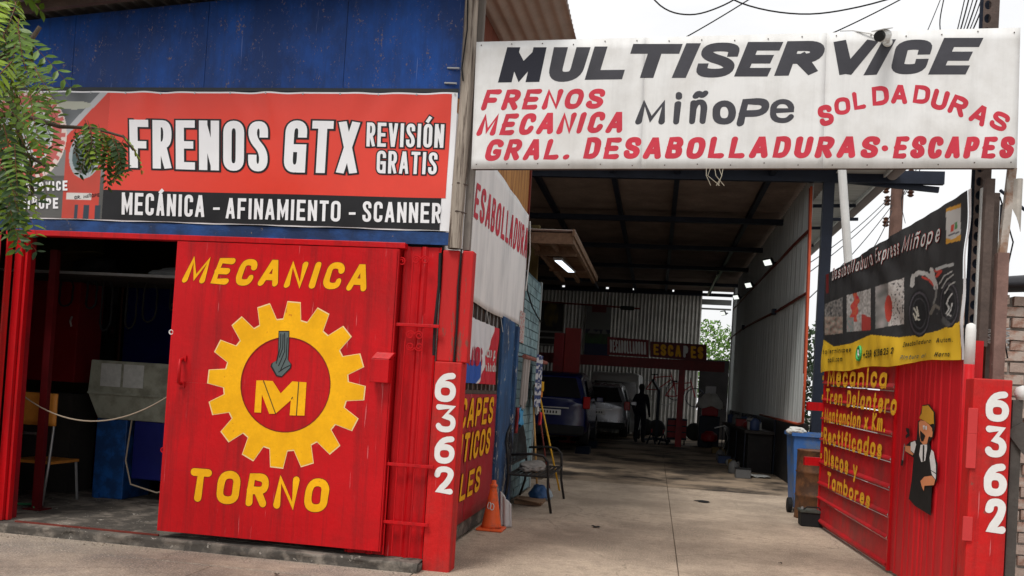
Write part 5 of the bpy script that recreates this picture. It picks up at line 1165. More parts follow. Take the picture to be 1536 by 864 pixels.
def gbt(s, quad, m, sw=.2, ax=1.5, slant=.15, gap=.36, edge=None, off=.01):
    if edge: write(GB, s, quad, edge, gb, sw=sw, ax=ax, slant=slant, gap=gap, off=off-.003, grow=.022, name='letter_edge')
    write(GB, s, quad, m, gb, sw=sw, ax=ax, slant=slant, gap=gap, off=off)
er = mat('print_red_edge', (.55, .04, .03), .5, .1, 4, 0)
gbt('Desabolladura', [(1250, 421), (1311, 397), (1311, 375), (1251, 403)], whpl, .13, 1.1, .1, .45, er)
gbt('Express', [(1316, 395), (1352, 381), (1353, 357), (1317, 373)], whpl, .13, 1.1, .1, .45, er)
gbt('Miñope', [(1357, 379), (1409, 362), (1411, 334), (1359, 354)], whpl, .13, 1.1, .2, .45, er)
dk = vblack
gbt('tallerminope@', [(1236, 531), (1278, 528), (1278, 521), (1236, 524)], dk, .2, 1.4, .1)
gbt('mail.com', [(1243, 544), (1264, 542), (1264, 534), (1243, 536)], dk, .2, 1.4, .1)
gbt('+569 628625 2', [(1295, 538), (1343, 531), (1344, 521), (1296, 526)], dk, .2, 1.4, .1)
gbt('Desabolladura', [(1354, 521), (1398, 514), (1399, 508), (1355, 513)], dk, .2, 1.5, .2)
gbt('Autom.', [(1405, 514), (1430, 513), (1430, 505), (1405, 507)], dk, .2, 1.5, .2)
gbt('Pintura al', [(1352, 540), (1388, 536), (1390, 530), (1353, 533)], flat('grey_print', (.15, .17, .15)), .2, 1.5, .3)
gbt('Horno', [(1404, 535), (1424, 535), (1424, 527), (1405, 528)], dk, .22, 1.5, .3)
# green phone emblem
a, b = GB.uv(1289, 530)
mb = MB(); mb.tube([GB.pt(a+.07*math.cos(t*math.pi/8), b+.07*math.sin(t*math.pi/8), .012) for t in range(16)], .014, 5, closed=True); mb.build('phone_emblem', flat('emblem_green', (.05, .42, .12)), gb)
MB().tube([GB.pt(a-.03, b+.04, .014), GB.pt(a-.02, b-.01, .014), GB.pt(a+.035, b-.03, .014)], .009, 5).build('phone_emblem_mark', whpl, gb)
# poles that carry the banner
def bpole(u, z0, z1, r, m, name, label, off=-.05, cat='post', lean=0):
    t = thing(name, label, cat, GT.pt(u, z0, off)); MB().add([GT.pt(u+x, z, off+o+(lean if z == z1 else 0)) for o in (-r, r) for x, z in ((-r, z0), (r, z0), (r, z1), (-r, z1))], ((0, 1, 2, 3), (7, 6, 5, 4), (0, 4, 5, 1), (1, 5, 6, 2), (2, 6, 7, 3), (3, 7, 4, 0))).build('post', m, t, bevel=.004); return t
u_ = GT.uv(1459, 400)[0]
bpole(gu1+.03, 1.94, 3.10, .018, whpl, 'banner_pole', 'thin white pole along the right edge of the gate banner')
bpole(gu1+.13, 1.94, 3.14, .03, steelbrn, 'banner_pole', 'dark square steel pole right behind the edge of the gate banner')
bpole(gu0-.02, 1.94, 3.12, .02, steelblk, 'banner_pole', 'dark pole at the far left edge of the gate banner')
wp = thing('white_capped_post', 'short round-topped post, white above and red below, at the gate hinge', 'post', (2.21, 6.45, 0))
px_ = hit(1456, 500, 'Y', 6.4)
MB().lathe([(.034, 1.80), (.034, 2.04), (.028, 2.075), (.01, 2.085)], (px_.x, 6.4, 0), 14).build('cap', whitep, wp, smooth=True)
MB().lathe([(.036, 0), (.036, 1.80)], (px_.x, 6.4, 0), 14).build('post', red, wp, smooth=True)

# ------------------------------------------------------------------ right number post and steel uprights
rq = [('6', [(1477, 650), (1509, 653), (1514, 586), (1480, 584)]), ('3', [(1477, 704), (1508, 708), (1511, 641), (1478, 640)])]
rq = [('6', [(1478, 652), (1509, 654), (1511, 587), (1482, 583)])]
zq = lambda x0, y0, x1, y1: [(1400+x0/2.846, 560+y1/2.842), (1400+x1/2.846, 560+y1/2.842+1), (1400+x1/2.846+1, 560+y0/2.842+1), (1400+x0/2.846+1, 560+y0/2.842)]
rq = [('6', zq(222, 70, 322, 205)), ('3', zq(220, 222, 310, 357)), ('6', zq(214, 377, 312, 522)), ('2', zq(218, 532, 308, 682))]
numpost('number_post', 'red number post 6362 at the right edge, beside the open gate', 2.085, 2.325, 6.2, 6.36, 1.70, rq, sw=.215)
for z0_, z1_ in ((1.33, 1.50), (.62, .78), (1.10, 1.33)): MB().box((2.055, 6.185, z0_), (2.115, 6.198, z1_)).build('hinge_plate', mat('pinkish_red', (.55, .04, .04), .5, .1, 4, .1), gate, bevel=.003)
# perforated steel upright
pf = thing('perforated_upright', 'tall dark steel upright with round holes behind the right sign end', 'post', (2.25, 6.75, 0))
x0_, x1_ = 2.205, 2.305
hs = []
z = .3; mb = MB(); 
mb.box((2.262, 6.72, 0), (2.31, 6.80, 4.62)).box((2.20, 6.795, 0), (2.262, 6.80, 4.62))
mb.build('flange', steelbrn, pf)
mb = MB(); zz = 0.2
while zz < 4.55:
    n = 12
    # plate with scalloped hole: two side strips and a bridge per cell
    ring = [Vector((2.232+.024*math.cos(2*math.pi*k/n+math.pi/4), 6.722, zz+.05+.034*math.sin(2*math.pi*k/n+math.pi/4))) for k in range(n)]
    sq = []
    for k in range(n):
        a = 2*math.pi*k/n+math.pi/4; c_, s_ = math.cos(a), math.sin(a); f_ = 1/max(abs(c_), abs(s_)); sq.append(Vector((2.232+.031*c_*f_, 6.722, zz+.05+.05*s_*f_)))
    mb.add(ring+sq, [(k, (k+1) % n, (k+1) % n+n, k+n) for k in range(n)]); zz += .10
mb.build('perforated_web', steelbrn, pf, solid=.004)
MB().box((2.199, 6.79, 0), (2.263, 6.794, 4.6)).build('shade_plate', steelblk, pf)
a = hit(1495, 290, 'Y', 7.3)
tu = thing('rusty_tube_upright', 'thin dark upright tube with wire wrapped round it, right of the perforated post', 'post', (a.x, 7.3, 0))
MB().box((a.x-.03, 7.28, 0), (a.x+.02, 7.33, a.z)).build('tube', steelbrn, tu)
MB().box((a.x+.045, 7.30, 0), (a.x+.09, 7.345, a.z-.08)).build('tube', steelblk, tu)
b = hit(1495, 500, 'Y', 7.25); mb = MB()
for k in range(9):
    z_ = b.z+random.uniform(-.08, .08); mb.tube([(b.x-.08, 7.22, z_), (b.x, 7.2, z_+random.uniform(-.05, .05)), (b.x+.09, 7.25, z_+random.uniform(-.04, .04))], .006, 5)
mb.build('wire_wrap', bsteel, tu)
MB().tube([(a.x-.01, 7.2, a.z-.05), (a.x+.1, 7.2, a.z-.4), (a.x+.02, 7.2, a.z-.9), (a.x+.10, 7.2, a.z-1.3), (a.x+.03, 7.2, 1.9)], .006, 5).build('wire', black, tu)
MB().tube([(a.x-.01, 7.2, a.z-.0), (a.x+.22, 6.95, a.z-.32)], .012, 6).build('stay', steelblk, tu)
# brown corner tube with pale upper section
a0 = hit(1518, 253, 'Y', 6.6); a1 = hit(1503, 380, 'Y', 6.6); a2 = hit(1494, 600, 'Y', 6.6)
ru = thing('two_tone_upright', 'slim upright under the right end of the sign, pale above and rusty brown below', 'post', (a1.x, 6.6, 0))
MB().bar((a0.x, 6.6, a0.z), (a1.x, 6.6, a1.z), .05, .05).build('upper_tube', mat('pale_rusted_paint', (.42, .38, .34), .8, .25, 4, .4, 20, dirt=((.25, .15, .10), .5, .7, 6)), ru)
MB().bar((a1.x, 6.6, a1.z), (a2.x, 6.6, 0), .075, .07).build('lower_tube', mat('rust_pink_tube', (.20, .12, .10), .8, .35, 4, .5, 20, chip=((.36, .30, .26), 1.0, 10)), ru)
MB().grid(lambda a, b: Vector((a1.x+.0+a*.10, 6.57+.02*math.sin(a*6), a0.z-.08-b*.30*(.25+a))), 6, 6).build('torn_flap', mat('torn_pale_cloth', (.40, .37, .33), .8, .2, 4, .2), ru, solid=.003)
# grey meter post at far right and rubble wall
mt = thing('grey_fence_post', 'dark grey steel post with white ball cap at the far right edge', 'post', (2.5, 6.3, 0))
a = hit(1526, 600, 'Y', 6.3)
MB().box((a.x-.035, 6.28, 0), (a.x+.03, 6.34, a.z)).build('post', mat('dark_grey_steel', (.07, .062, .055), .6, .3, 4, .3), mt, bevel=.004)
MB().lathe([(.0, a.z+.10), (.04, a.z+.085), (.05, a.z+.04), (.035, a.z)], (a.x+.03, 6.3, 0), 14).build('cap', whpl, mt, smooth=True)
MB().bar((a.x-.02, 6.27, a.z-.18), (a.x+.15, 6.22, a.z-.42), .02, .12).build('latch_plate', mat('dark_grey_steel', (.1, .09, .08)), mt)
rw = thing('brick_boundary_wall', 'old unplastered clay brick wall beyond the right post', 'wall', (4, 8.6, 0))
MB().box((2.62, 8.62, 0), (9, 8.8, 2.56)).build('mortar', mortar, rw)
rr = random.Random(9); z = 0; row = 0; nb = 0
bms = [MB().box((0, 0, 0), (.26, .1, .085)).build('brick', m_, rw, local=True) for m_ in (rubble, rubble2)]
base = rw.location
meshes = [b_.data for b_ in bms]
for b_ in bms: bpy.data.objects.remove(b_)
while z < 2.5:
    x = 2.62-(.14 if row % 2 else 0)
    while x < 5.2:
        o = bpy.data.objects.new('brick', meshes[0 if rr.random() < .6 else 1]); COL.objects.link(o); o.parent = rw
        o.location = (x-4+rr.uniform(-.006, .006), 8.60-8.6-rr.uniform(.0, .025), z+.012+rr.uniform(-.006, .006)); o.rotation_euler = (rr.uniform(-.03, .03), rr.uniform(-.03, .03), rr.uniform(-.05, .05))
        x += .285; nb += 1
    z += .103; row += 1
def tarp(a, b): x = 2.55+a*6.4; return Vector((x, 8.45+b*.5, 2.60+.05*noise.noise(Vector((x*2, b*2, 0)))+.06*math.sin(b*3.1)+(x-2.6)*.10))
MB().grid(tarp, 60, 6).build('cover_sheet', mat('black_tarp', (.02, .02, .024), .6, .3, 3, .4, 20), rw, smooth=True, solid=.05)

# ------------------------------------------------------------------ right side: bin, drum, battery box
bi = thing('wheelie_bin', 'blue wheelie bin with open top standing right of the driveway, white rag on its rim', 'bin', (2.12, 12.45, 0))
def taper(x0, x1, y0, y1, z0, z1, ins): return [(x0+ins, y0+ins, z0), (x1-ins, y0+ins, z0), (x1-ins, y1-ins, z0), (x0+ins, y1-ins, z0), (x0, y0, z1), (x1, y0, z1), (x1, y1, z1), (x0, y1, z1)]
X0, X1, Y0, Y1 = 1.86, 2.40, 12.1, 12.75
mb = MB().add(taper(X0, X1, Y0, Y1, .06, 1.03, .06), ((0, 3, 2, 1), (0, 1, 5, 4), (1, 2, 6, 5), (2, 3, 7, 6), (3, 0, 4, 7)))
mb.build('body', binb, bi, bevel=.015, solid=.006)
mb = MB().box((X0-.03, Y0-.03, 1.03), (X1+.03, Y0+.02, 1.075)).box((X0-.03, Y1-.02, 1.03), (X1+.03, Y1+.03, 1.075)).box((X0-.03, Y0+.02, 1.03), (X0+.02, Y1-.02, 1.075)).box((X1-.02, Y0+.02, 1.03), (X1+.03, Y1-.02, 1.075)); mb.build('rim', binb, bi)
for k in range(4): MB().box((X0+.10+k*.1, Y0-.004+.03, .2), (X0+.12+k*.1, Y0+.03, .98)).build('rib', binb, bi)
Mw = Matrix.Rotation(R(90), 3, 'Y').to_4x4()
for yy in (12.2,): MB().lathe([(.09, -.03), (.10, -.02), (.10, .02), (.09, .03)], (X0-.0, yy, .10), 18, Mw).build('wheel', black, bi)
MB().lathe([(.09, -.03), (.10, -.02), (.10, .02), (.09, .03)], (X1, 12.2, .10), 18, Mw).build('wheel', black, bi)
heap('white_rag', 'white rag draped over the left rim of the blue bin', 'rag', (X0+.04, 12.2, 1.05), (.12, .14, .06), cloth, 2)
dm = thing('oil_drum', 'rusty brown oil drum between the blue bin and the red gate', 'drum', (2.08, 11.75, 0))
MB().lathe([(.245, 0), (.25, .01), (.245, .02), (.245, .28), (.256, .295), (.245, .31), (.245, .58), (.256, .595), (.245, .61), (.245, .86), (.252, .87), (.245, .88), (.20, .872)], (2.10, 11.72, 0), 36).build('drum', drumm, dm, smooth=True)
bt = thing('car_battery', 'old black car battery on the ground at the foot of the gate', 'battery', (1.98, 11.0, 0))
mb = MB(); mb.add(taper(1.80, 2.07, 10.88, 11.12, .0, .17, .008), ((0, 3, 2, 1), (0, 1, 5, 4), (1, 2, 6, 5), (2, 3, 7, 6), (3, 0, 4, 7), (4, 5, 6, 7))); mb.build('case', black, bt, bevel=.008)
MB().box((1.792, 10.87, .165), (2.078, 11.13, .195)).build('lid', mat('grimy_grey', (.06, .065, .055), .7, .4, 9, .3), bt, bevel=.005)
for x in (1.83, 2.03): MB().lathe([(.016, .195), (.013, .22)], (x, 11.0, 0), 10).build('terminal', bsteel, bt)
MB().tube([(1.83, 10.9, .2), (1.87, 10.89, .235), (2.0, 10.89, .235), (2.04, 10.9, .2)], .008, 6).build('carry_strap', black, bt)

# ------------------------------------------------------------------ garage hall
XR, YB = 2.42, 32.5
gh = thing('garage_hall', 'deep garage hall with dark steel beams and tin walls behind the driveway', 'building', (-1, 15, 0))
yb_ = [14.2+k*.915 for k in range(21)]
for a, b in zip(yb_, yb_[1:]):
    b = min(b, YB+.2)
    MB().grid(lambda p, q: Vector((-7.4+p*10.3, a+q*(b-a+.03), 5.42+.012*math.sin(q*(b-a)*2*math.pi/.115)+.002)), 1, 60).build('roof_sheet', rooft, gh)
for x in (-2.35, -.95, .16, 1.72): MB().box((x-.045, 14.5, 5.27), (x+.045, YB, 5.37)).build('purlin', steelblk, gh)
MB().box((-4.6, 14.5, 5.27), (-4.51, YB, 5.37)).build('purlin', steelblk, gh)
for y in (18.6, 22.1, 25.5, 29.1, 31.9): MB().box((-7.4, y-.07, 5.16), (2.55, y+.07, 5.265)).build('beam', steelblk, gh)
MB().box((-7.4, 15.0, 5.19), (4.45, 15.1, 5.40)).build('front_beam', steelblk, gh)
MB().bar((2.0, 15.12, 5.33), (4.4, 15.12, 5.12), .06, .09).build('brace', steelblk, gh)
px1 = hit(1235, 400, 'Y', 15.2)
MB().box((px1.x-.09, 15.0, 0), (px1.x+.08, 15.14, 5.19)).build('column', steelblk, gh)
# right wall: tin panels
ysr = [15.15+k*1.68 for k in range(8)]
for a, b in zip(ysr, ysr[1:]+[28.5]):
    if a >= 28.4: break
    b = min(b, 28.5); nU = int((b-a)*48)
    MB().grid(lambda p, q: Vector((XR+.010*math.sin((a+p*(b-a))*2*math.pi/.17)+.004*math.sin((a+p*(b-a))*61), a+p*(b-a-.006), 1.14+q*4.22)), nU, 1).build('wall_sheet', wallsheet, gh, solid=.002)
MB().box((XR+.06, 15.2, 0), (XR+.14, 31.0, 1.14)).build('low_wall', mat('near_black_wall', (.022, .02, .02), .9, .4, 2, .3), gh)  # low wall in one near-black tone
for y in (18.6, 22.1, 25.5, 28.9): MB().box((XR+.03, y-.06, 0), (XR+.15, y+.06, 5.3)).build('column', steelblk, gh)
MB().box((XR+.0, 29.7, 0), (XR+.4, 30.3, 5.3)).build('column', mat('pale_column', (.35, .37, .36), .7, .1, 3, .2), gh)
MB().box((1.55, 32.6, 0), (2.6, 32.7, 2.9)).build('back_wall_low', mat('near_black_wall', (.02, .02, .02)), gh)
MB().box((1.5, 32.5, 4.74), (2.55, 32.56, 4.80)).box((1.5, 32.5, 4.92), (2.55, 32.56, 5.12)).build('window_bar', mat('pale_column', (.3, .3, .3)), gh)
# back wall
xb = [-7.4+k*.89 for k in range(11)]
for a, b in zip(xb, xb[1:]):
    MB().grid(lambda p, q: Vector((a+p*(b-a), YB+.026*math.sin((a+p*(b-a))*2*math.pi/.135), .0+q*5.30)), 56, 1).build('wall_sheet', backsheet, gh)
MB().box((-7.5, 13.0, 0), (-7.4, YB+.3, 5.5)).build('side_wall', roomd, gh)
for a, b in ((-7.4, -3.70), (-3.6, -2.05), (-1.95, -1.05), (-.97, .40), (.46, 1.5)): MB().box((a, YB-.03, 5.28), (b, YB+.03, 5.44)).build('eave_filler', roomd, gh)
# orange conduits and cables on the right wall
cw = lambda px, py: (lambda p: (XR-.03, p.y, p.z))(hit(px, py, 'X', XR-.03))
cd = thing('conduit_run', 'orange and dark red cable conduits framing the tin side wall', 'conduit', (XR, 15.2, 1.1))
p = [cw(1217, 280), cw(1214, 400), cw(1208, 560), cw(1204, 634)]; MB().tube(p+[cw(1196, 636), cw(1140, 622)], .022, 8).build('conduit', orng, cd, smooth=True)
MB().tube([(q_[0], q_[1]+.12, q_[2]) for q_ in p[:3]], .02, 8).build('conduit', rustred, cd)
MB().tube([cw(1215, 344), cw(1190, 368), cw(1168, 392), cw(1150, 410), cw(1136, 425), cw(1116, 446), cw(1100, 464)], .025, 8).build('conduit', rustred, cd)
MB().tube([cw(1211, 439), cw(1190, 452), cw(1165, 467), cw(1140, 479), cw(1112, 494), cw(1092, 510)], .025, 8).build('conduit', rustred, cd)
for q_ in ((1163, 468), (1116, 491)):
    c_ = Vector(cw(*q_)); MB().cbox(c_+Vector((-.03, 0, 0)), (.08, .18, .12)).build('junction_box', steelblk, cd)
fl_pts = [(1164, 394), (1133, 428), (1113, 446), (1092, 470)]
for k, q_ in enumerate(fl_pts):
    c_ = Vector(cw(*q_)); t = thing('flood_light', ['nearest floodlight on the upper conduit of the tin wall', 'second floodlight from the entrance on the tin wall', 'third floodlight from the entrance on the tin wall', 'farthest floodlight, by the rear window'][k], 'lamp', c_, group='floodlights along the tin wall')
    Mx = Matrix.Rotation(R(28), 4, 'Z') @ Matrix.Rotation(R(-30), 4, 'Y')
    MB().cbox(c_+Vector((-.16, -.05, .0)), (.05, .28, .16), Mx).build('housing', steelblk, t)
    MB().cbox(c_+Vector((-.16, -.05, .0))+(Mx @ Vector((-.03, 0, 0))), (.012, .24, .12), Mx).build('lamp_face', lampw, t)
    MB().tube([c_, c_+Vector((-.14, -.04, 0))], .02, 6).build('bracket', steelblk, t)
MB().bar((1.6, 26.0, 5.12), (1.63, 31.5, 5.14), .05, .05).build('light_leak_bar', flat('light_leak_bar', (.4, .4, .38)), gh)  # pale bar standing in for daylight leaking along the purlin
# neighbour's white eave at the right
ev = thing('neighbour_eave', 'pale sheet metal eave and gutter of the neighbouring roof above the gate banner', 'eave', (3.4, 18, 4.8))
MB().grid(lambda a, b: Vector((2.75+b*.75, 13.5+a*15, 5.34-b*.0+.010*math.sin(a*15*2*math.pi/.2))), 600, 1).build('roof_sheet', mat('pale_roof_sheet', (.46, .45, .42), .5, .1, 3, .1), ev, solid=.004)
MB().box((3.50, 13.4, 5.28), (3.53, 28.5, 5.42)).build('white_trim', whpl, ev)
def gut(a, b):
    t = b*math.pi; return Vector((3.64-.10*math.cos(t), 13.4+a*15, 5.34-.10*math.sin(t)))
MB().grid(gut, 1, 10).build('gutter', mat('taupe_gutter', (.26, .22, .20), .5, .1, 3, .1), ev, smooth=True, solid=.004)
for y in (17, 19.2, 21.4): MB().bar((2.7, y, 5.22), (3.5, y, 5.25), .05, .06).build('bracket', steelblk, ev)
MB().bar((2.72, 15.3, 4.62), (3.2, 15.3, 4.64), .04, .05).build('arm', steelblk, ev)
# white leaning pipe
a = hit(1262, 240, 'Y', 12.0); b = hit(1275, 430, 'Y', 12.0); d = (b-a).normalized(); e_ = a+d*((0-a.z)/d.z)
MB().tube([a, e_], .055, 12).build('tmp', whpl); o = bpy.data.objects['tmp']; o.name = 'white_pipe'; tag(o, 'white plastic pipe leaning upright behind the gate banner', 'pipe')
# utility pole behind
up_ = thing('utility_pole', 'brown utility pole with insulators standing far behind the gate banner', 'utility pole', (7.4, 30, 0))
a = hit(1347, 270, 'Y', 30)
MB().lathe([(.24, 0), (.20, a.z)], (a.x, 30, 0), 12).build('pole', mat('brown_pole', (.15, .085, .065), .8, .2, 4, .4, 20), up_)
MB().bar((a.x-1.9, 30, a.z-.02), (a.x+.5, 30, a.z+.0), .10, .14).build('crossarm', steelblk, up_)
for dx, dz in ((-.35, -.8), (-.36, -1.5), (.34, .3), (.36, -.5), (-.4, -.4)):
    MB().lathe([(.05, 0), (.11, .05), (.06, .1), (.12, .16), (.06, .22), (.10, .28), (.03, .32)], (a.x+dx, 29.8, a.z+dz-.1), 10).build('insulator', insul, up_)
TOP = a.copy()
def wire(pts_px, Ys, r, label, sag=None):
    P_ = [hit(x, y, 'Y', Y) for (x, y), Y in zip(pts_px, Ys)]
    if len(P_) == 2: P_ = catenary(P_[0], P_[1], sag or .1, 14)
    else:
        Q_ = []
        for i in range(len(P_)-1):
            p0 = P_[max(i-1, 0)]; p1 = P_[i]; p2 = P_[i+1]; p3 = P_[min(i+2, len(P_)-1)]
            for k in range(6):
                t = k/6; Q_.append(.5*((2*p1)+(p2-p0)*t+(2*p0-5*p1+4*p2-p3)*t*t+(3*p1-p0-3*p2+p3)*t**3))
        P_ = Q_+[P_[-1]]
    tag(MB().tube(P_, r, 6).build('overhead_wire', black), label, 'wire', 'overhead wires')
wire([(950, -45), (990, 8), (1035, 22), (1085, 8), (1135, -22)], [12, 12, 12, 12, 12], .011, 'short drooping wire left of centre above the sign')
wire([(1040, -40), (1110, 4), (1200, 21), (1290, 10), (1400, -22)], [14]*5, .013, 'long thick wire sagging above the middle of the sign')
wire([(1010, 66), (1150, -18)], [12, 12], .009, 'thin straight wire rising right behind the letters TI', .02)
wire([(1230, 58), (1375, -14)], [12, 12], .009, 'thin straight wire rising right above the letter R', .02)
wire([(1385, 60), (1418, -20)], [13, 13], .006, 'faint thin wire above the letter C', .02)
wire([(1413, 60), (1410, 30), (1420, -20)], [11, 11, 11], .007, 'curved thin wire above the last letter E', .02)
for k in range(6): wire([(1432+k*4, 60), (1452+k*7, -25)], [10, 10], .006+.002*(k % 2), ['leftmost', 'second', 'third', 'fourth', 'fifth', 'rightmost'][k]+' wire of the slanting bundle beside the post top', .03)
for k, (x, y, x2, y2) in enumerate(((1338, 292, 1190, 410), (1336, 300, 1190, 425), (1338, 308, 1200, 460), (1338, 316, 1290, 400), (1240, 357, 1275, 357))):
    if k < 4: wire([(x, y), (x2, y2)], [29.5, 20], .012, ['topmost', 'second', 'lowest long', 'short steep'][k]+' wire running left from the utility pole behind the white pipe', .15)
for k in range(3): wire([(1352+k*5, 300-k*8), (1375+k*8, 230)], [29.5, 29.5], .014, ['left', 'middle', 'right'][k]+' wire going up from the utility pole to behind the sign', .1)
wire([(1362, 262), (1352, 300), (1358, 335)], [29.5]*3, .01, 'slack wire hanging down along the right of the utility pole', .1)

# ------------------------------------------------------------------ cars
def car(name, label, cat, loc, rotz, L_, W_, H_, paint_, van=False, plate='BC DF 21'):
    t = thing(name, label, cat, loc, rotz=rotz); hw = W_/2; gc_ = .22
    if van: st = [(0, .55, .96, .90), (.02, .9, 1.0, .93), (.10, 1, 1, .95), (.5, 1, 1, .95), (.70, 1, .99, .94), (.78, .98, .80, .88), (.86, .96, .60, .86), (.97, .9, .45, .85), (1, .7, .40, .8)]
    else: st = [(0, .80, .62, .70), (.015, .95, .66, .74), (.06, 1, .92, .76), (.14, 1, .985, .78), (.35, 1, 1, .80), (.55, 1, .98, .79), (.70, .99, .66, .82), (.80, .98, .60, .88), (.95, .93, .52, .9), (1, .8, .42, .8)]
    belt = .56
    vs = []; n = 12
    for (y, ww, zr, wr) in st:
        Y = y*L_; zr_ = zr*H_; zb = min(belt*H_, zr_*.93); w1 = hw*ww
        ring = [(-w1*.86, gc_), (-w1*.98, gc_+.10), (-w1, .36*H_), (-w1*.97, zb), (-w1*wr, zr_-.07), (-w1*wr*.86, zr_), (w1*wr*.86, zr_), (w1*wr, zr_-.07), (w1*.97, zb), (w1, .36*H_), (w1*.98, gc_+.10), (w1*.86, gc_)]
        vs += [(x, Y, z) for x, z in ring]
    fs = [(i*n+k, i*n+(k+1) % n, (i+1)*n+(k+1) % n, (i+1)*n+k) for i in range(len(st)-1) for k in range(n)]+[tuple(range(n-1, -1, -1)), tuple(range((len(st)-1)*n, len(st)*n))]
    mb = MB(); mb.add(vs, fs); mb.build('body', paint_, t, smooth=True, sub=1, local=True, bevel=.02)
    # rear window follows the slope of the tailgate
    if van: rw_ = [(-hw*.80, -.012, .60*H_), (hw*.80, -.012, .60*H_), (hw*.74, .015, .86*H_), (-hw*.74, .015, .86*H_)]
    else: rw_ = [(-hw*.80, .045, .64*H_), (hw*.80, .045, .64*H_), (hw*.62, .06*L_*.98-.02, .90*H_), (-hw*.62, .06*L_*.98-.02, .90*H_)]
    MB().prism([Vector(p)+Vector((0, -.035, .0)) for p in rw_], (0, .02, .0)).build('rear_window', glassd, t, local=True)
    for s in (-1, 1):
        sw2 = [(s*hw*.985, .14*L_, .60*H_), (s*hw*.985, .60*L_, .60*H_), (s*hw*.84, .54*L_, .88*H_), (s*hw*.84, .18*L_, .88*H_)]
        MB().prism(sw2, (s*.012, 0, 0)).build('side_window', glassd, t, local=True)
        MB().box((s*hw*.98-.10, -.025, .50*H_), (s*hw*.98+.06 if s > 0 else s*hw*.98+.10, .12, .66*H_)).build('tail_light', tlight, t, local=True, bevel=.02)
        MB().cbox((s*(hw+.09), .63*L_, .62*H_), (.18, .10, .13)).build('mirror', paint_, t, local=True, bevel=.02)
        for yy in (.20*L_, .80*L_):
            wh = MB().lathe([(.20, -.10), (.30, -.11), (.325, -.08), (.325, .08), (.30, .11), (.20, .10)], (s*(hw-.12), yy, .32), 24, Matrix.Rotation(R(90), 3, 'Y').to_4x4()).build('wheel', black, t, local=True, smooth=True)
            MB().lathe([(.20, -.115), (.06, -.10), (.06, .10), (.20, .115)], (s*(hw-.12), yy, .32), 12, Matrix.Rotation(R(90), 3, 'Y').to_4x4()).build('rim', bsteel, wh, local=True)
    MB().box((-hw*.93, -.10, gc_+.03), (hw*.93, .06, .27*H_)).build('bumper', black if not van else paint_, t, local=True, bevel=.03)
    MB().box((-.26, -.045, .40*H_), (.26, -.028, .40*H_+.12)).build('number_plate', platem, t, local=True)
    mb = MB()
    for k in range(6): mb.box((-.20+k*.068, -.048, .40*H_+.03), (-.165+k*.068, -.0455, .40*H_+.09))
    mb.build('plate_characters', vblack, t, local=True)
    MB().box((-hw*.5, -.035, .49*H_), (hw*.5, -.02, .49*H_+.025)).build('trim_strip', bsteel, t, local=True)
    return t
car('parked_car', 'dark blue sport utility car seen from behind at the left of the garage', 'car', (-2.36, 19.7, .20), 0, 4.2, 1.74, 1.72, carblue)
car('parked_car', 'silver hatchback seen from behind between the blue car and the standing person', 'car', (-1.62, 24.5, .22), 0, 3.7, 1.78, 1.55, carsilver)
car('parked_van', 'white van behind the silver hatchback at the rear of the garage', 'van', (-1.32, 28.4, .0), 0, 3.9, 1.8, 2.15, carwhite, van=True)
for x, y in ((-3.11, 20.54), (-1.61, 20.54), (-3.11, 23.06), (-1.61, 23.06)):
    t = thing('car_ramp', ['black steel wheel ramp under the '+a_+' wheel of the blue car' for a_ in ('rear left', 'rear right', 'front left', 'front right')][int(x > -2)+2*int(y > 22)], 'ramp', (x, y, 0))
    MB().prism([(x-.16, y-.35, .0), (x-.16, y+.35, 0), (x-.16, y+.35, .16), (x-.16, y-.1, .16)], (.32, 0, 0)).build('wedge', steelblk, t)
# two-post lift and signs
lf = thing('car_lift', 'red two-post car lift with a long red crossbeam at the rear of the garage', 'car lift', (-1, 25.9, 0))
a = hit(850, 492, 'Y', 24.1); b = hit(866, 560, 'Y', 24.1)
MB().box((a.x-.02, 24.0, 0), (b.x+.05, 24.3, a.z)).build('post', mat('lift_red', (.30, .012, .01), .4, .2, 4, .1), lf, bevel=.01)
MB().box((a.x-.32, 24.05, 1.9), (a.x-.04, 24.25, a.z-.15)).build('carriage', darkred, lf)
a = hit(862, 531, 'Y', 26); b = hit(1088, 548, 'Y', 26)
MB().box((-7.0, 26, a.z-.30), (b.x-.02, 26.12, a.z)).build('crossbeam', mat('lift_dark_red', (.17, .010, .012), .5, .2, 4, .1), lf)
c_ = hit(1022, 566, 'Y', 26)
MB().box((c_.x-.08, 26.01, 0), (c_.x+.10, 26.2, a.z-.3)).build('post', darkred, lf)
for s in (-1, 1): MB().bar((-2.3, 24.15, .12), (-2.3+s*.6, 23.4, .12), .1, .08).build('arm', steelblk, lf)
SG = Plane((0, 25.9, 0), (1, 0, 0), (0, 0, 1))
def rsign(quad, word, col, label, m):
    q = [Vector(SG.uv(*p)) for p in quad]; t = thing('garage_sign', label, 'sign', SG.pt(q[0].x, q[0].y))
    MB().prism([SG.pt(p.x, p.y, 0) for p in q], (0, .05, 0)).build('board', m, t)
    c = (q[0]+q[1]+q[2]+q[3])/4; q2 = [c+(p-c)*.88 for p in q]; q2 = [Vector((p.x, c.y+(p.y-c.y)*.82)) for p in q2]
    for w_, cc_, s0, s1 in word:
        qq = [q2[0].lerp(q2[1], s0), q2[0].lerp(q2[1], s1), q2[3].lerp(q2[2], s1), q2[3].lerp(q2[2], s0)]
        write(SG, w_, qq, cc_, t, sw=.22 if len(w_) < 6 else .15, ax=1 if len(w_) < 6 else .8, gap=.3, off=.01, uvq=True)
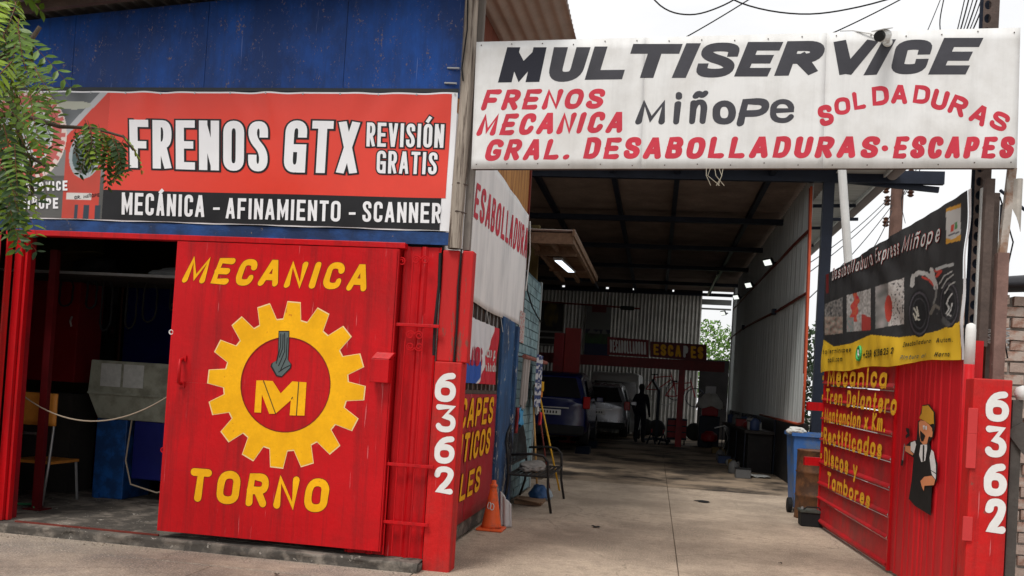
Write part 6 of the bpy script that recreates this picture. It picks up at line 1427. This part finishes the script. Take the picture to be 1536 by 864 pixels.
rsign([(975, 535), (1060, 543), (1060, 517), (975, 512)], [('ESCA', yel, 0, .56), ('P', whitep, .60, .70), ('ES', yel, .75, 1)], None, 'dark red sign reading ESCAPES on the red crossbeam', mat('sign_dark_red', (.12, .008, .012), .5, .2, 4, .1))
rsign([(911, 532), (973, 536), (973, 510), (911, 505)], [('DESABOLLADURA', whitep, 0, 1)], None, 'small red sign reading DESABOLLADURA left of the ESCAPES sign', mat('sign_wine', (.18, .01, .015), .5, .2, 4, .1))
BPn = Plane((0, YB-.08, 0), (1, 0, 0), (0, 0, 1))
def wallposter(q, fn, label, nm='wall_poster'):
    a = BPn.uv(q[0], q[3]); b = BPn.uv(q[2], q[1]); t = thing(nm, label, 'poster', BPn.pt(*a)); pic(BPn, a[0], a[1], b[0], b[1], 40, 50, fn, 0, t, 'sheet'); return t
def pf1(u, v):
    n1 = noise.noise(Vector((u*6, v*6, 1)))
    if v > .85: return (.12, .02, .02) if .2 < u < .8 else (.15, .15, .14)
    if v > .5: return (.13, .13, .12)
    if v > .42: return (.02, .02, .04) if n1 > -.1 else (.13, .13, .12)
    if v > .22: return (.03, .06+.05*n1, .02)
    return (.015, .02, .06)
def pf2(u, v):
    n1 = noise.noise(Vector((u*5, v*5, 6)))
    if v > .45: return (.10+.15*n1, .07+.1*n1, .015) if math.hypot(u-.5, v-.72) < .3 else (.03, .025, .02)
    return (.25, .24, .22) if math.sin(v*42) > .6 else (.02, .015, .012)
wallposter((876, 458, 918, 532), pf1, 'tall greyish poster with green picture on the back tin wall')
wallposter((806, 455, 846, 518), pf2, 'dark poster with yellow round picture and white lines at the left of the back wall')
# white air hose rail high on the back wall
tag(MB().tube([hit(808, 452, 'Y', 31), hit(880, 457, 'Y', 31), hit(960, 463, 'Y', 31)], .03, 6).build('air_pipe', rustred), 'red pipe slung high across the back wall', 'pipe')
tag(MB().cbox(hit(941, 462, 'Y', 31), (.5, .1, .14)).build('pipe_lamp', mat('dark_green_box', (.01, .02, .012), .5, .2, 4, 0), bevel=.03), 'dark box hanging on the red pipe at the back wall', 'box')
# junk in the rear right: bicycles, tyres, cart, jack
def tyre(name, label, c, r, w_, M=None, par=None):
    t = thing(name, label, 'tyre', c)
    MB().lathe([(r*.62, -w_/2), (r*.9, -w_/2), (r, -w_*.3), (r, w_*.3), (r*.9, w_/2), (r*.62, w_/2)], c, 22, M).build('tyre', black, t, smooth=True); return t
Mx90 = Matrix.Rotation(R(90), 3, 'X').to_4x4()
def bike(x, y, z, lab):
    t = thing('bicycle', lab, 'bicycle', (x, y, z)); r = .33
    for dx in (0, 1.05):
        wv = MB().tube([(x+dx+r*math.cos(k*math.pi/12), y, z+.33+r*math.sin(k*math.pi/12)) for k in range(24)], .018, 6, closed=True).build('wheel', steelblk if dx else bsteel, t)
        mb = MB()
        for k in range(8): mb.tube([(x+dx, y, z+.33), (x+dx+r*math.cos(k*math.pi/4), y, z+.33+r*math.sin(k*math.pi/4))], .004, 4)
        mb.build('spokes', bsteel, wv)
    for a, b in (((0, .33), (.38, .33)), ((0, .33), (.30, .80)), ((.38, .33), (.28, .86)), ((.30, .78), (.86, .85)), ((.38, .33), (.88, .74)), ((1.05, .33), (.85, .95))): MB().tube([(x+a[0], y, z+a[1]), (x+b[0], y, z+b[1])], .02, 6).build('frame_tube', darkred, t)
    MB().box((x+.16, y-.06, z+.86), (x+.40, y+.06, z+.90)).build('saddle', black, t, bevel=.01)
    MB().tube([(x+.85, y-.25, z+1.0), (x+.85, y, z+.96), (x+.85, y+.25, z+1.0)], .014, 6).build('handlebar', black, t)
bike(-.35, 31.9, 1.35, 'bicycle hung on the back wall under the ESCAPES sign')
bike(.35, 31.6, 1.15, 'second bicycle hung on the back wall nearer the rear window')
for k, (x, y, z) in enumerate(((.1, 31.0, .32), (.8, 31.2, .32), (1.4, 30.6, .3), (-.3, 31.4, .32))):
    tyre('spare_tyre', ['spare tyre standing below the left bicycle', 'spare tyre standing in the middle of the rear clutter', 'spare tyre standing below the rear window', 'spare tyre standing just right of the person'][k], (x, y, z), .31, .2, Mx90)
ms = thing('covered_machine', 'red machine draped with white cloth and topped by a white box, rear right', 'machine', (1.8, 27.4, 0))
c_ = hit(1066, 590, 'Y', 27)
MB().box((c_.x-.30, 26.8, 0), (c_.x+.30, 27.4, .95)).build('base', steelblk, ms, bevel=.03)
MB().box((c_.x-.24, 26.78, .95), (c_.x+.24, 27.2, 1.32)).build('head', darkred, ms, bevel=.03)
MB().lathe([(.2, .2), (.24, .25), (.24, .4), (.1, .5)], (c_.x, 26.6, 0), 14).build('turntable', darkred, ms)
def drape(a, b):
    t = a*2*math.pi; r = .10+b*.30; return Vector((c_.x+r*math.cos(t)*1.05, 27.0+r*math.sin(t)*.8, 1.62-b*b*.42+.06*noise.noise(Vector((math.cos(t)*2, math.sin(t)*2, b*3)))-.05*math.sin(t*5)*b))
MB().grid(drape, 40, 10).build('cloth_cover', cloth, ms, smooth=True, solid=.01)
MB().box((c_.x-.15, 26.9, 1.62), (c_.x+.15, 27.15, 1.85)).build('top_box', mat('white_box', (.55, .56, .58), .5, .05, 4, 0), ms, bevel=.01)
wc = thing('steel_stand', 'bent pale wire stand on the floor right of the covered machine', 'stand', (1.9, 23.5, 0))
c_ = hit(1092, 655, 'Y', 23)
for k in range(4): MB().tube([(c_.x-.1+k*.03, 23, .75), (c_.x+.05*k, 23-.1*k, .5), (c_.x-.15+.12*k, 23.1-.15*k, 0)], .014, 6).build('leg', bsteel, wc)
MB().tube([(c_.x-.35, 23, .72), (c_.x-.1, 23, .80), (c_.x+.05, 23, .70)], .016, 6).build('arm', bsteel, wc)
# workbench with parts along the right wall
wk = thing('workbench', 'dark cluttered workbench under the tin side wall', 'workbench', (2.1, 18.5, 0))
MB().box((1.85, 18.4, .80), (2.45, 24.6, .86)).build('top', mat('dark_bench_top', (.035, .03, .028), .8, .3, 4, .2), wk)
for y in (18.5, 20.4, 22.3, 24.5): MB().box((1.88, y-.04, 0), (1.86, y+.04, .80)).build('leg', steelblk, wk)
MB().box((1.96, 18.5, .25), (2.42, 24.5, .29)).build('shelf', roomd, wk)
MB().box((1.93, 18.46, 0), (1.95, 24.4, .79)).box((1.95, 18.46, 0), (2.42, 18.48, .79)).build('added_dark_front', mat('near_black_wall', (.02, .02, .02)), wk)  # dark panel added to keep the space under the bench dark
rr = random.Random(4)
kinds = [('plastic_jug', 'jug'), ('part_box', 'box'), ('exhaust_muffler', 'muffler'), ('oil_can', 'can')]
pal = [(.20, .02, .02), (.03, .05, .12), (.12, .12, .12), (.3, .3, .28), (.15, .10, .03)]
desc = ['dark red', 'navy', 'grey', 'pale', 'ochre']
def junk(kx, x, y, z, cidx, label):
    nm, cat = kinds[kx]; m_ = flat('junk_'+desc[cidx], pal[cidx]); t = thing(nm, label, cat, (x, y, z))
    if kx == 0: MB().lathe([(.09, 0), (.10, .02), (.10, .18), (.05, .24), (.025, .26)], (x, y, z), 14).build('body', m_, t, smooth=True); MB().lathe([(.03, .26), (.03, .29)], (x, y, z), 10).build('cap', black, t); MB().tube([(x+.06, y, z+.22), (x+.10, y, z+.24), (x+.11, y, z+.15)], .01, 6).build('handle', m_, t)
    if kx == 1: MB().box((x-.14, y-.12, z), (x+.14, y+.12, z+.17)).build('box', m_, t, bevel=.01); MB().box((x-.145, y-.125, z+.17), (x+.145, y+.125, z+.19)).build('lid', black, t)
    if kx == 2: MB().lathe([(.03, -.3), (.03, -.2), (.08, -.17), (.08, .17), (.03, .2), (.03, .3)], (x, y, z+.08), 14, Mx90).build('body', m_, t, smooth=True); MB().tube([(x, y+.3, z+.08), (x, y+.4, z+.1)], .028, 8).build('pipe', steelbrn, t)
    if kx == 3: MB().lathe([(.08, 0), (.08, .2), (.06, .22)], (x, y, z), 12).build('body', m_, t); MB().tube([(x, y, z+.22), (x+.08, y, z+.30)], .008, 6).build('spout', steelblk, t)
ordn = ['first', 'second', 'third', 'fourth', 'fifth', 'sixth', 'seventh', 'eighth', 'ninth', 'tenth', 'eleventh', 'twelfth']
for k in range(12):
    c = rr.randint(0, 4); kx = k % 4; junk(kx, rr.uniform(2.0, 2.25), 18.7+k*.5, .86, c, '%s %s on the workbench top, %s item from its near end' % (desc[c], kinds[kx][1], ordn[k]))
for k in range(9):
    c = rr.randint(0, 4); kx = (k*3+1) % 4; junk(kx, rr.uniform(1.60, 1.78), 17.0+k*.9, .0, c, '%s %s on the floor in front of the workbench, %s from the entrance' % (desc[c], kinds[kx][1], ordn[k]))
c_ = hit(1137, 716, 'Z', .0)
tag(MB().grid(lambda a, b: Vector((c_.x-.2+a*.42, c_.y-.2+b*.5, .03+.03*noise.noise(Vector((a*4, b*4, 0))))), 10, 10).build('paper_sheet', paper, smooth=True, solid=.006), 'crumpled pale paper sheet on the floor before the blue bin', 'paper')
# engine hoist and jacks near the people
eh = thing('engine_hoist', 'dark engine hoist standing between the person and the lift post', 'engine hoist', (.1, 28.2, 0))
MB().bar((.1, 28.2, 0), (.1, 28.2, 1.7), .1).build('mast', steelblk, eh); MB().bar((.1, 28.2, 1.65), (-.1, 27.5, 1.95), .08).build('boom', steelblk, eh)
MB().tube([(-.1, 27.6, 1.9), (-.1, 27.6, 1.3)], .01, 6).build('chain', steelbrn, eh)
for s in (-1, 1): MB().bar((.1, 28.2, .1), (.1+s*.4, 27.3, .08), .08).build('leg', steelblk, eh)
tc_ = thing('tool_cart', 'low dark red tool cart beside the engine hoist', 'tool cart', (.7, 27.2, 0))
MB().box((.4, 27.0, .15), (1.0, 27.5, .80)).build('body', steelblk, tc_, bevel=.01)
for k in range(3): MB().box((.42, 26.985, .22+k*.19), (.98, 26.998, .37+k*.19)).build('drawer', darkred, tc_)
for x in (.46, .94): MB().lathe([(.07, -.02), (.07, .02)], (x, 27.1, .07), 12, Matrix.Rotation(R(90), 3, 'Y').to_4x4()).build('wheel', black, tc_)
for k, x in enumerate((-.05, .3)):
    t = thing('axle_stand', ['left axle stand on the floor right of the person', 'right axle stand on the floor by the tool cart'][k], 'axle stand', (x, 26.6, 0))
    for s in ((-1, -1), (1, -1), (-1, 1), (1, 1)): MB().bar((x, 26.6, .35), (x+s[0]*.13, 26.6+s[1]*.13, 0), .03).build('leg', steelblk, t)
    MB().bar((x, 26.6, .3), (x, 26.6, .45), .04).build('post', darkred, t)

# ------------------------------------------------------------------ person standing in the garage
def person(name, label, loc, rotz, H=1.78):
    t = thing(name, label, 'person', loc, rotz=rotz)
    V, Ed, Rd = [], [], []
    def a(p, r, par=None):
        V.append((p[0], p[1], p[2])); Rd.append(r); i = len(V)-1
        if par is not None: Ed.append((par, i))
        return i
    pel = a((0, 0, .98), (.15, .11)); wa = a((0, 0, 1.12), (.135, .10), pel); chs = a((0, .01, 1.32), (.165, .115), wa); nk0 = a((0, 0, 1.48), (.08, .075), chs); nk = a((0, -.01, 1.54), (.055, .055), nk0); hd = a((0, -.02, 1.64), (.078, .095), nk); ht = a((0, -.015, 1.73), (.06, .075), hd)
    for s in (-1, 1):
        sh = a((s*.17, 0, 1.42), (.07, .07), chs); el = a((s*.25, .03, 1.14), (.045, .048), sh); wr = a((s*.24, -.10, .92), (.032, .032), el); hn = a((s*.235, -.14, .86), (.03, .04), wr)
        for f in range(4): q = a((s*(.215+f*.014), -.155-f*.004, .815), (.009, .009), hn); a((s*(.212+f*.014), -.15, .775+.008*abs(f-1.5)), (.008, .008), q)
        q = a((s*.205, -.165, .85), (.010, .010), hn); a((s*.20, -.18, .82), (.009, .009), q)
        hp = a((s*.09, 0, .92), (.10, .10), pel); kn = a((s*.11, -.02, .50), (.068, .072), hp); an = a((s*.12, .02, .10), (.05, .055), kn); a((s*.125, -.03, .045), (.045, .045), an); a((s*.13, -.14, .035), (.042, .032), len(V)-1)
    me = bpy.data.meshes.new('body'); me.from_pydata(V, Ed, []); o = bpy.data.objects.new('body', me); COL.objects.link(o); o.parent = t
    sm = o.modifiers.new('skin', 'SKIN'); sm.use_smooth_shade = True
    for i, r in enumerate(Rd): r = (r[0]*1.14, r[1]*1.16) if r[0] > .03 else r; me.skin_vertices[0].data[i].radius = r
    me.skin_vertices[0].data[0].use_root = True
    b = o.modifiers.new('sub', 'SUBSURF'); b.levels = 1; b.render_levels = 2; me.materials.append(dcloth)
    MB().lathe([(.02, 1.80), (.07, 1.785), (.092, 1.73), (.095, 1.67), (.075, 1.62)], (0, .005, 0), 16).build('hair', hairm, t, smooth=True, local=True)
    return t
pp_ = hit(957, 655, 'Z', 0)
person('person', 'person in dark work clothes standing beside the silver hatchback', (-.42, 27.0, 0), R(160))

# ------------------------------------------------------------------ vegetation
def frond_mesh(seed, nl, Lf, m):
    rn = random.Random(seed); mb = MB(); pts = []
    for i in range(nl+2):
        t = i/(nl+1); pts.append(Vector((Lf*t, 0, -.45*Lf*t*t+rn.uniform(-.003, .003))))
    mb.cur = 1; mb.tube(pts, [.0022*(1-.6*i/(nl+1)) for i in range(nl+2)], 4); mb.cur = 0
    for i in range(1, nl+2):
        for s in (-1, 1):
            b = pts[i]; ll = .062*(1-.45*abs(i/(nl+1)-.45))*rn.uniform(.85, 1.15); wv = ll*.38
            d = Vector((.45+rn.uniform(-.12, .12), s*1.0, -.25+rn.uniform(-.2, .15))).normalized(); n_ = d.cross(Vector((0, 0, 1))).normalized()
            u_ = Vector((0, 0, 1)); cup = rn.uniform(.0, .006)
            P_ = [b, b+d*ll*.35+n_*wv*.5+u_*cup, b+d*ll*.7+n_*wv*.42+u_*cup, b+d*ll, b+d*ll*.7-n_*wv*.42+u_*cup, b+d*ll*.35-n_*wv*.5+u_*cup, b+d*ll*.5]
            mb.add(P_, ((0, 1, 6), (1, 2, 6), (2, 3, 6), (3, 4, 6), (4, 5, 6), (5, 0, 6)))
    o = mb.build('frond', [m, mat('frond_stem', (.16, .06, .03), .6, .2, 4, 0)], None); me = o.data; bpy.data.objects.remove(o); return me
FM = [frond_mesh(i, random.choice((6, 7, 8, 9)), random.uniform(.22, .30), [leaf1, leaf2, leaf3, leaf1, leaf2, leaf3][i % 6]) for i in range(9)]
tree = thing('acacia_tree', 'leafy street tree with feathery compound leaves hanging over the left of the banner', 'tree', (-4.9, 4.3, 0))
def T(p): return p
trunk = MB().tube([(-4.9, 4.3, -.05), (-4.86, 4.3, .8), (-4.92, 4.32, 1.7), (-4.8, 4.3, 2.5), (-4.75, 4.3, 3.6), (-4.7, 4.25, 4.6)], [.15, .13, .12, .11, .08, .05], 12).build('trunk', bark, tree, smooth=True)
def inpoly(x, y, P_):
    r = False; j = len(P_)-1
    for i in range(len(P_)):
        if (P_[i][1] > y) != (P_[j][1] > y) and x < (P_[j][0]-P_[i][0])*(y-P_[i][1])/(P_[j][1]-P_[i][1])+P_[i][0]: r = not r
        j = i
    return r
dens = [(-160, -60), (30, -40), (45, 10), (75, 70), (88, 110), (78, 135), (40, 165), (20, 170), (-20, 200), (-160, 200)]
mid = [(-120, 140), (60, 140), (92, 165), (88, 215), (70, 262), (55, 315), (15, 325), (-20, 330), (-120, 330)]
tip = [(112, 185), (150, 190), (188, 208), (180, 232), (150, 240), (128, 215)]
rn = random.Random(21)
def put(x, y, Y, sc=1, down=.6, azr=None):
    p = hit(x, y, 'Y', Y); o = bpy.data.objects.new('frond', FM[rn.randrange(len(FM))]); COL.objects.link(o); o.parent = tree
    o.location = p-Vector(tree.location); az = rn.uniform(-1.3, .5) if azr is None else azr+rn.uniform(-.5, .5)
    o.rotation_euler = (rn.uniform(-.9, .9), down+rn.uniform(-.35, .45), az); o.scale = (sc,)*3
for i in range(165):
    while True:
        x, y = rn.uniform(-160, 90), rn.uniform(-60, 200)
        if inpoly(x, y, dens): break
    put(x-28, y-26, rn.uniform(3.6, 4.7), rn.uniform(1.0, 1.35))
for i in range(92):
    while True:
        x, y = rn.uniform(-120, 92), rn.uniform(140, 330)
        if inpoly(x, y, mid): break
    put(x-32, y-28, rn.uniform(3.6, 4.4), rn.uniform(.95, 1.25), .8)
for i in range(24):
    x = 108+rn.random()*80; y = 172+rn.random()*26+(x-112)*.38
    put(x, y, rn.uniform(3.9, 4.1), rn.uniform(.6, .85), .9, rn.choice((0, -.5, .3, 2.7)))
# boughs reaching in from the left
for k, pts in enumerate((((-120, 60), (-20, 90), (40, 70), (60, 40)), ((-120, 150), (-30, 170), (40, 175), (90, 190), (140, 192), (185, 205), (200, 225)), ((-100, 260), (-30, 240), (10, 230), (45, 235), (70, 250)), ((-30, 250), (-5, 215), (25, 178)), ((-40, 90), (20, 160), (35, 230), (50, 290)))):
    P_ = [Vector((-4.75, 4.3, 2.9+.1*k))]+[hit(x, y, 'Y', 4.1+.06*k) for x, y in pts]
    MB().tube(P_, [.035]+[max(.0065, .020-.003*i) for i in range(len(pts))], 6).build('branch', bark, tree, smooth=True)
# bushes behind the hall window
def bushy(name, label, c, s, n, seed, lm):
    rn2 = random.Random(seed); t = thing(name, label, 'tree', (c[0], c[1], 0)); mb = MB()
    for i in range(n):
        while True:
            v = Vector((rn2.uniform(-1, 1), rn2.uniform(-1, 1), rn2.uniform(-1, 1)))
            if .25 < v.length < 1+.25*noise.noise(v*2.5): break
        p = Vector(c)+Vector((v.x*s[0], v.y*s[1], v.z*s[2])); l_ = rn2.uniform(.10, .22)
        d = Vector((rn2.uniform(-1, 1), rn2.uniform(-1, 1), rn2.uniform(-.6, 1))).normalized(); n_ = d.orthogonal().normalized()*l_*.3
        mb.add([p-d*l_*.5, p+n_, p+d*l_*.5, p-n_], ((0, 1, 2, 3),))
    o = mb.build('crown', lm, t); o['kind'] = 'stuff'
    MB().tube([(c[0], c[1], 0), (c[0]+.1, c[1], c[2]*.5), (c[0], c[1], c[2])], [.12, .09, .04], 8).build('trunk', bark, t)
    return t
bushy('leafy_tree', 'bright green tree seen through the rear window of the garage', (2.3, 36.5, 3.0), (1.5, 1.2, 1.7), 2600, 5, bush)
bushy('leafy_tree', 'dark green tree behind the tin side wall, beyond the gate banner', (4.6, 26, 2.2), (1.2, 2.2, 1.6), 2200, 8, leaf3)
bushy('leafy_tree', 'green tree standing behind the brick boundary wall', (8.5, 22, 2.2), (2.2, 2.0, 1.6), 2200, 9, leaf1)
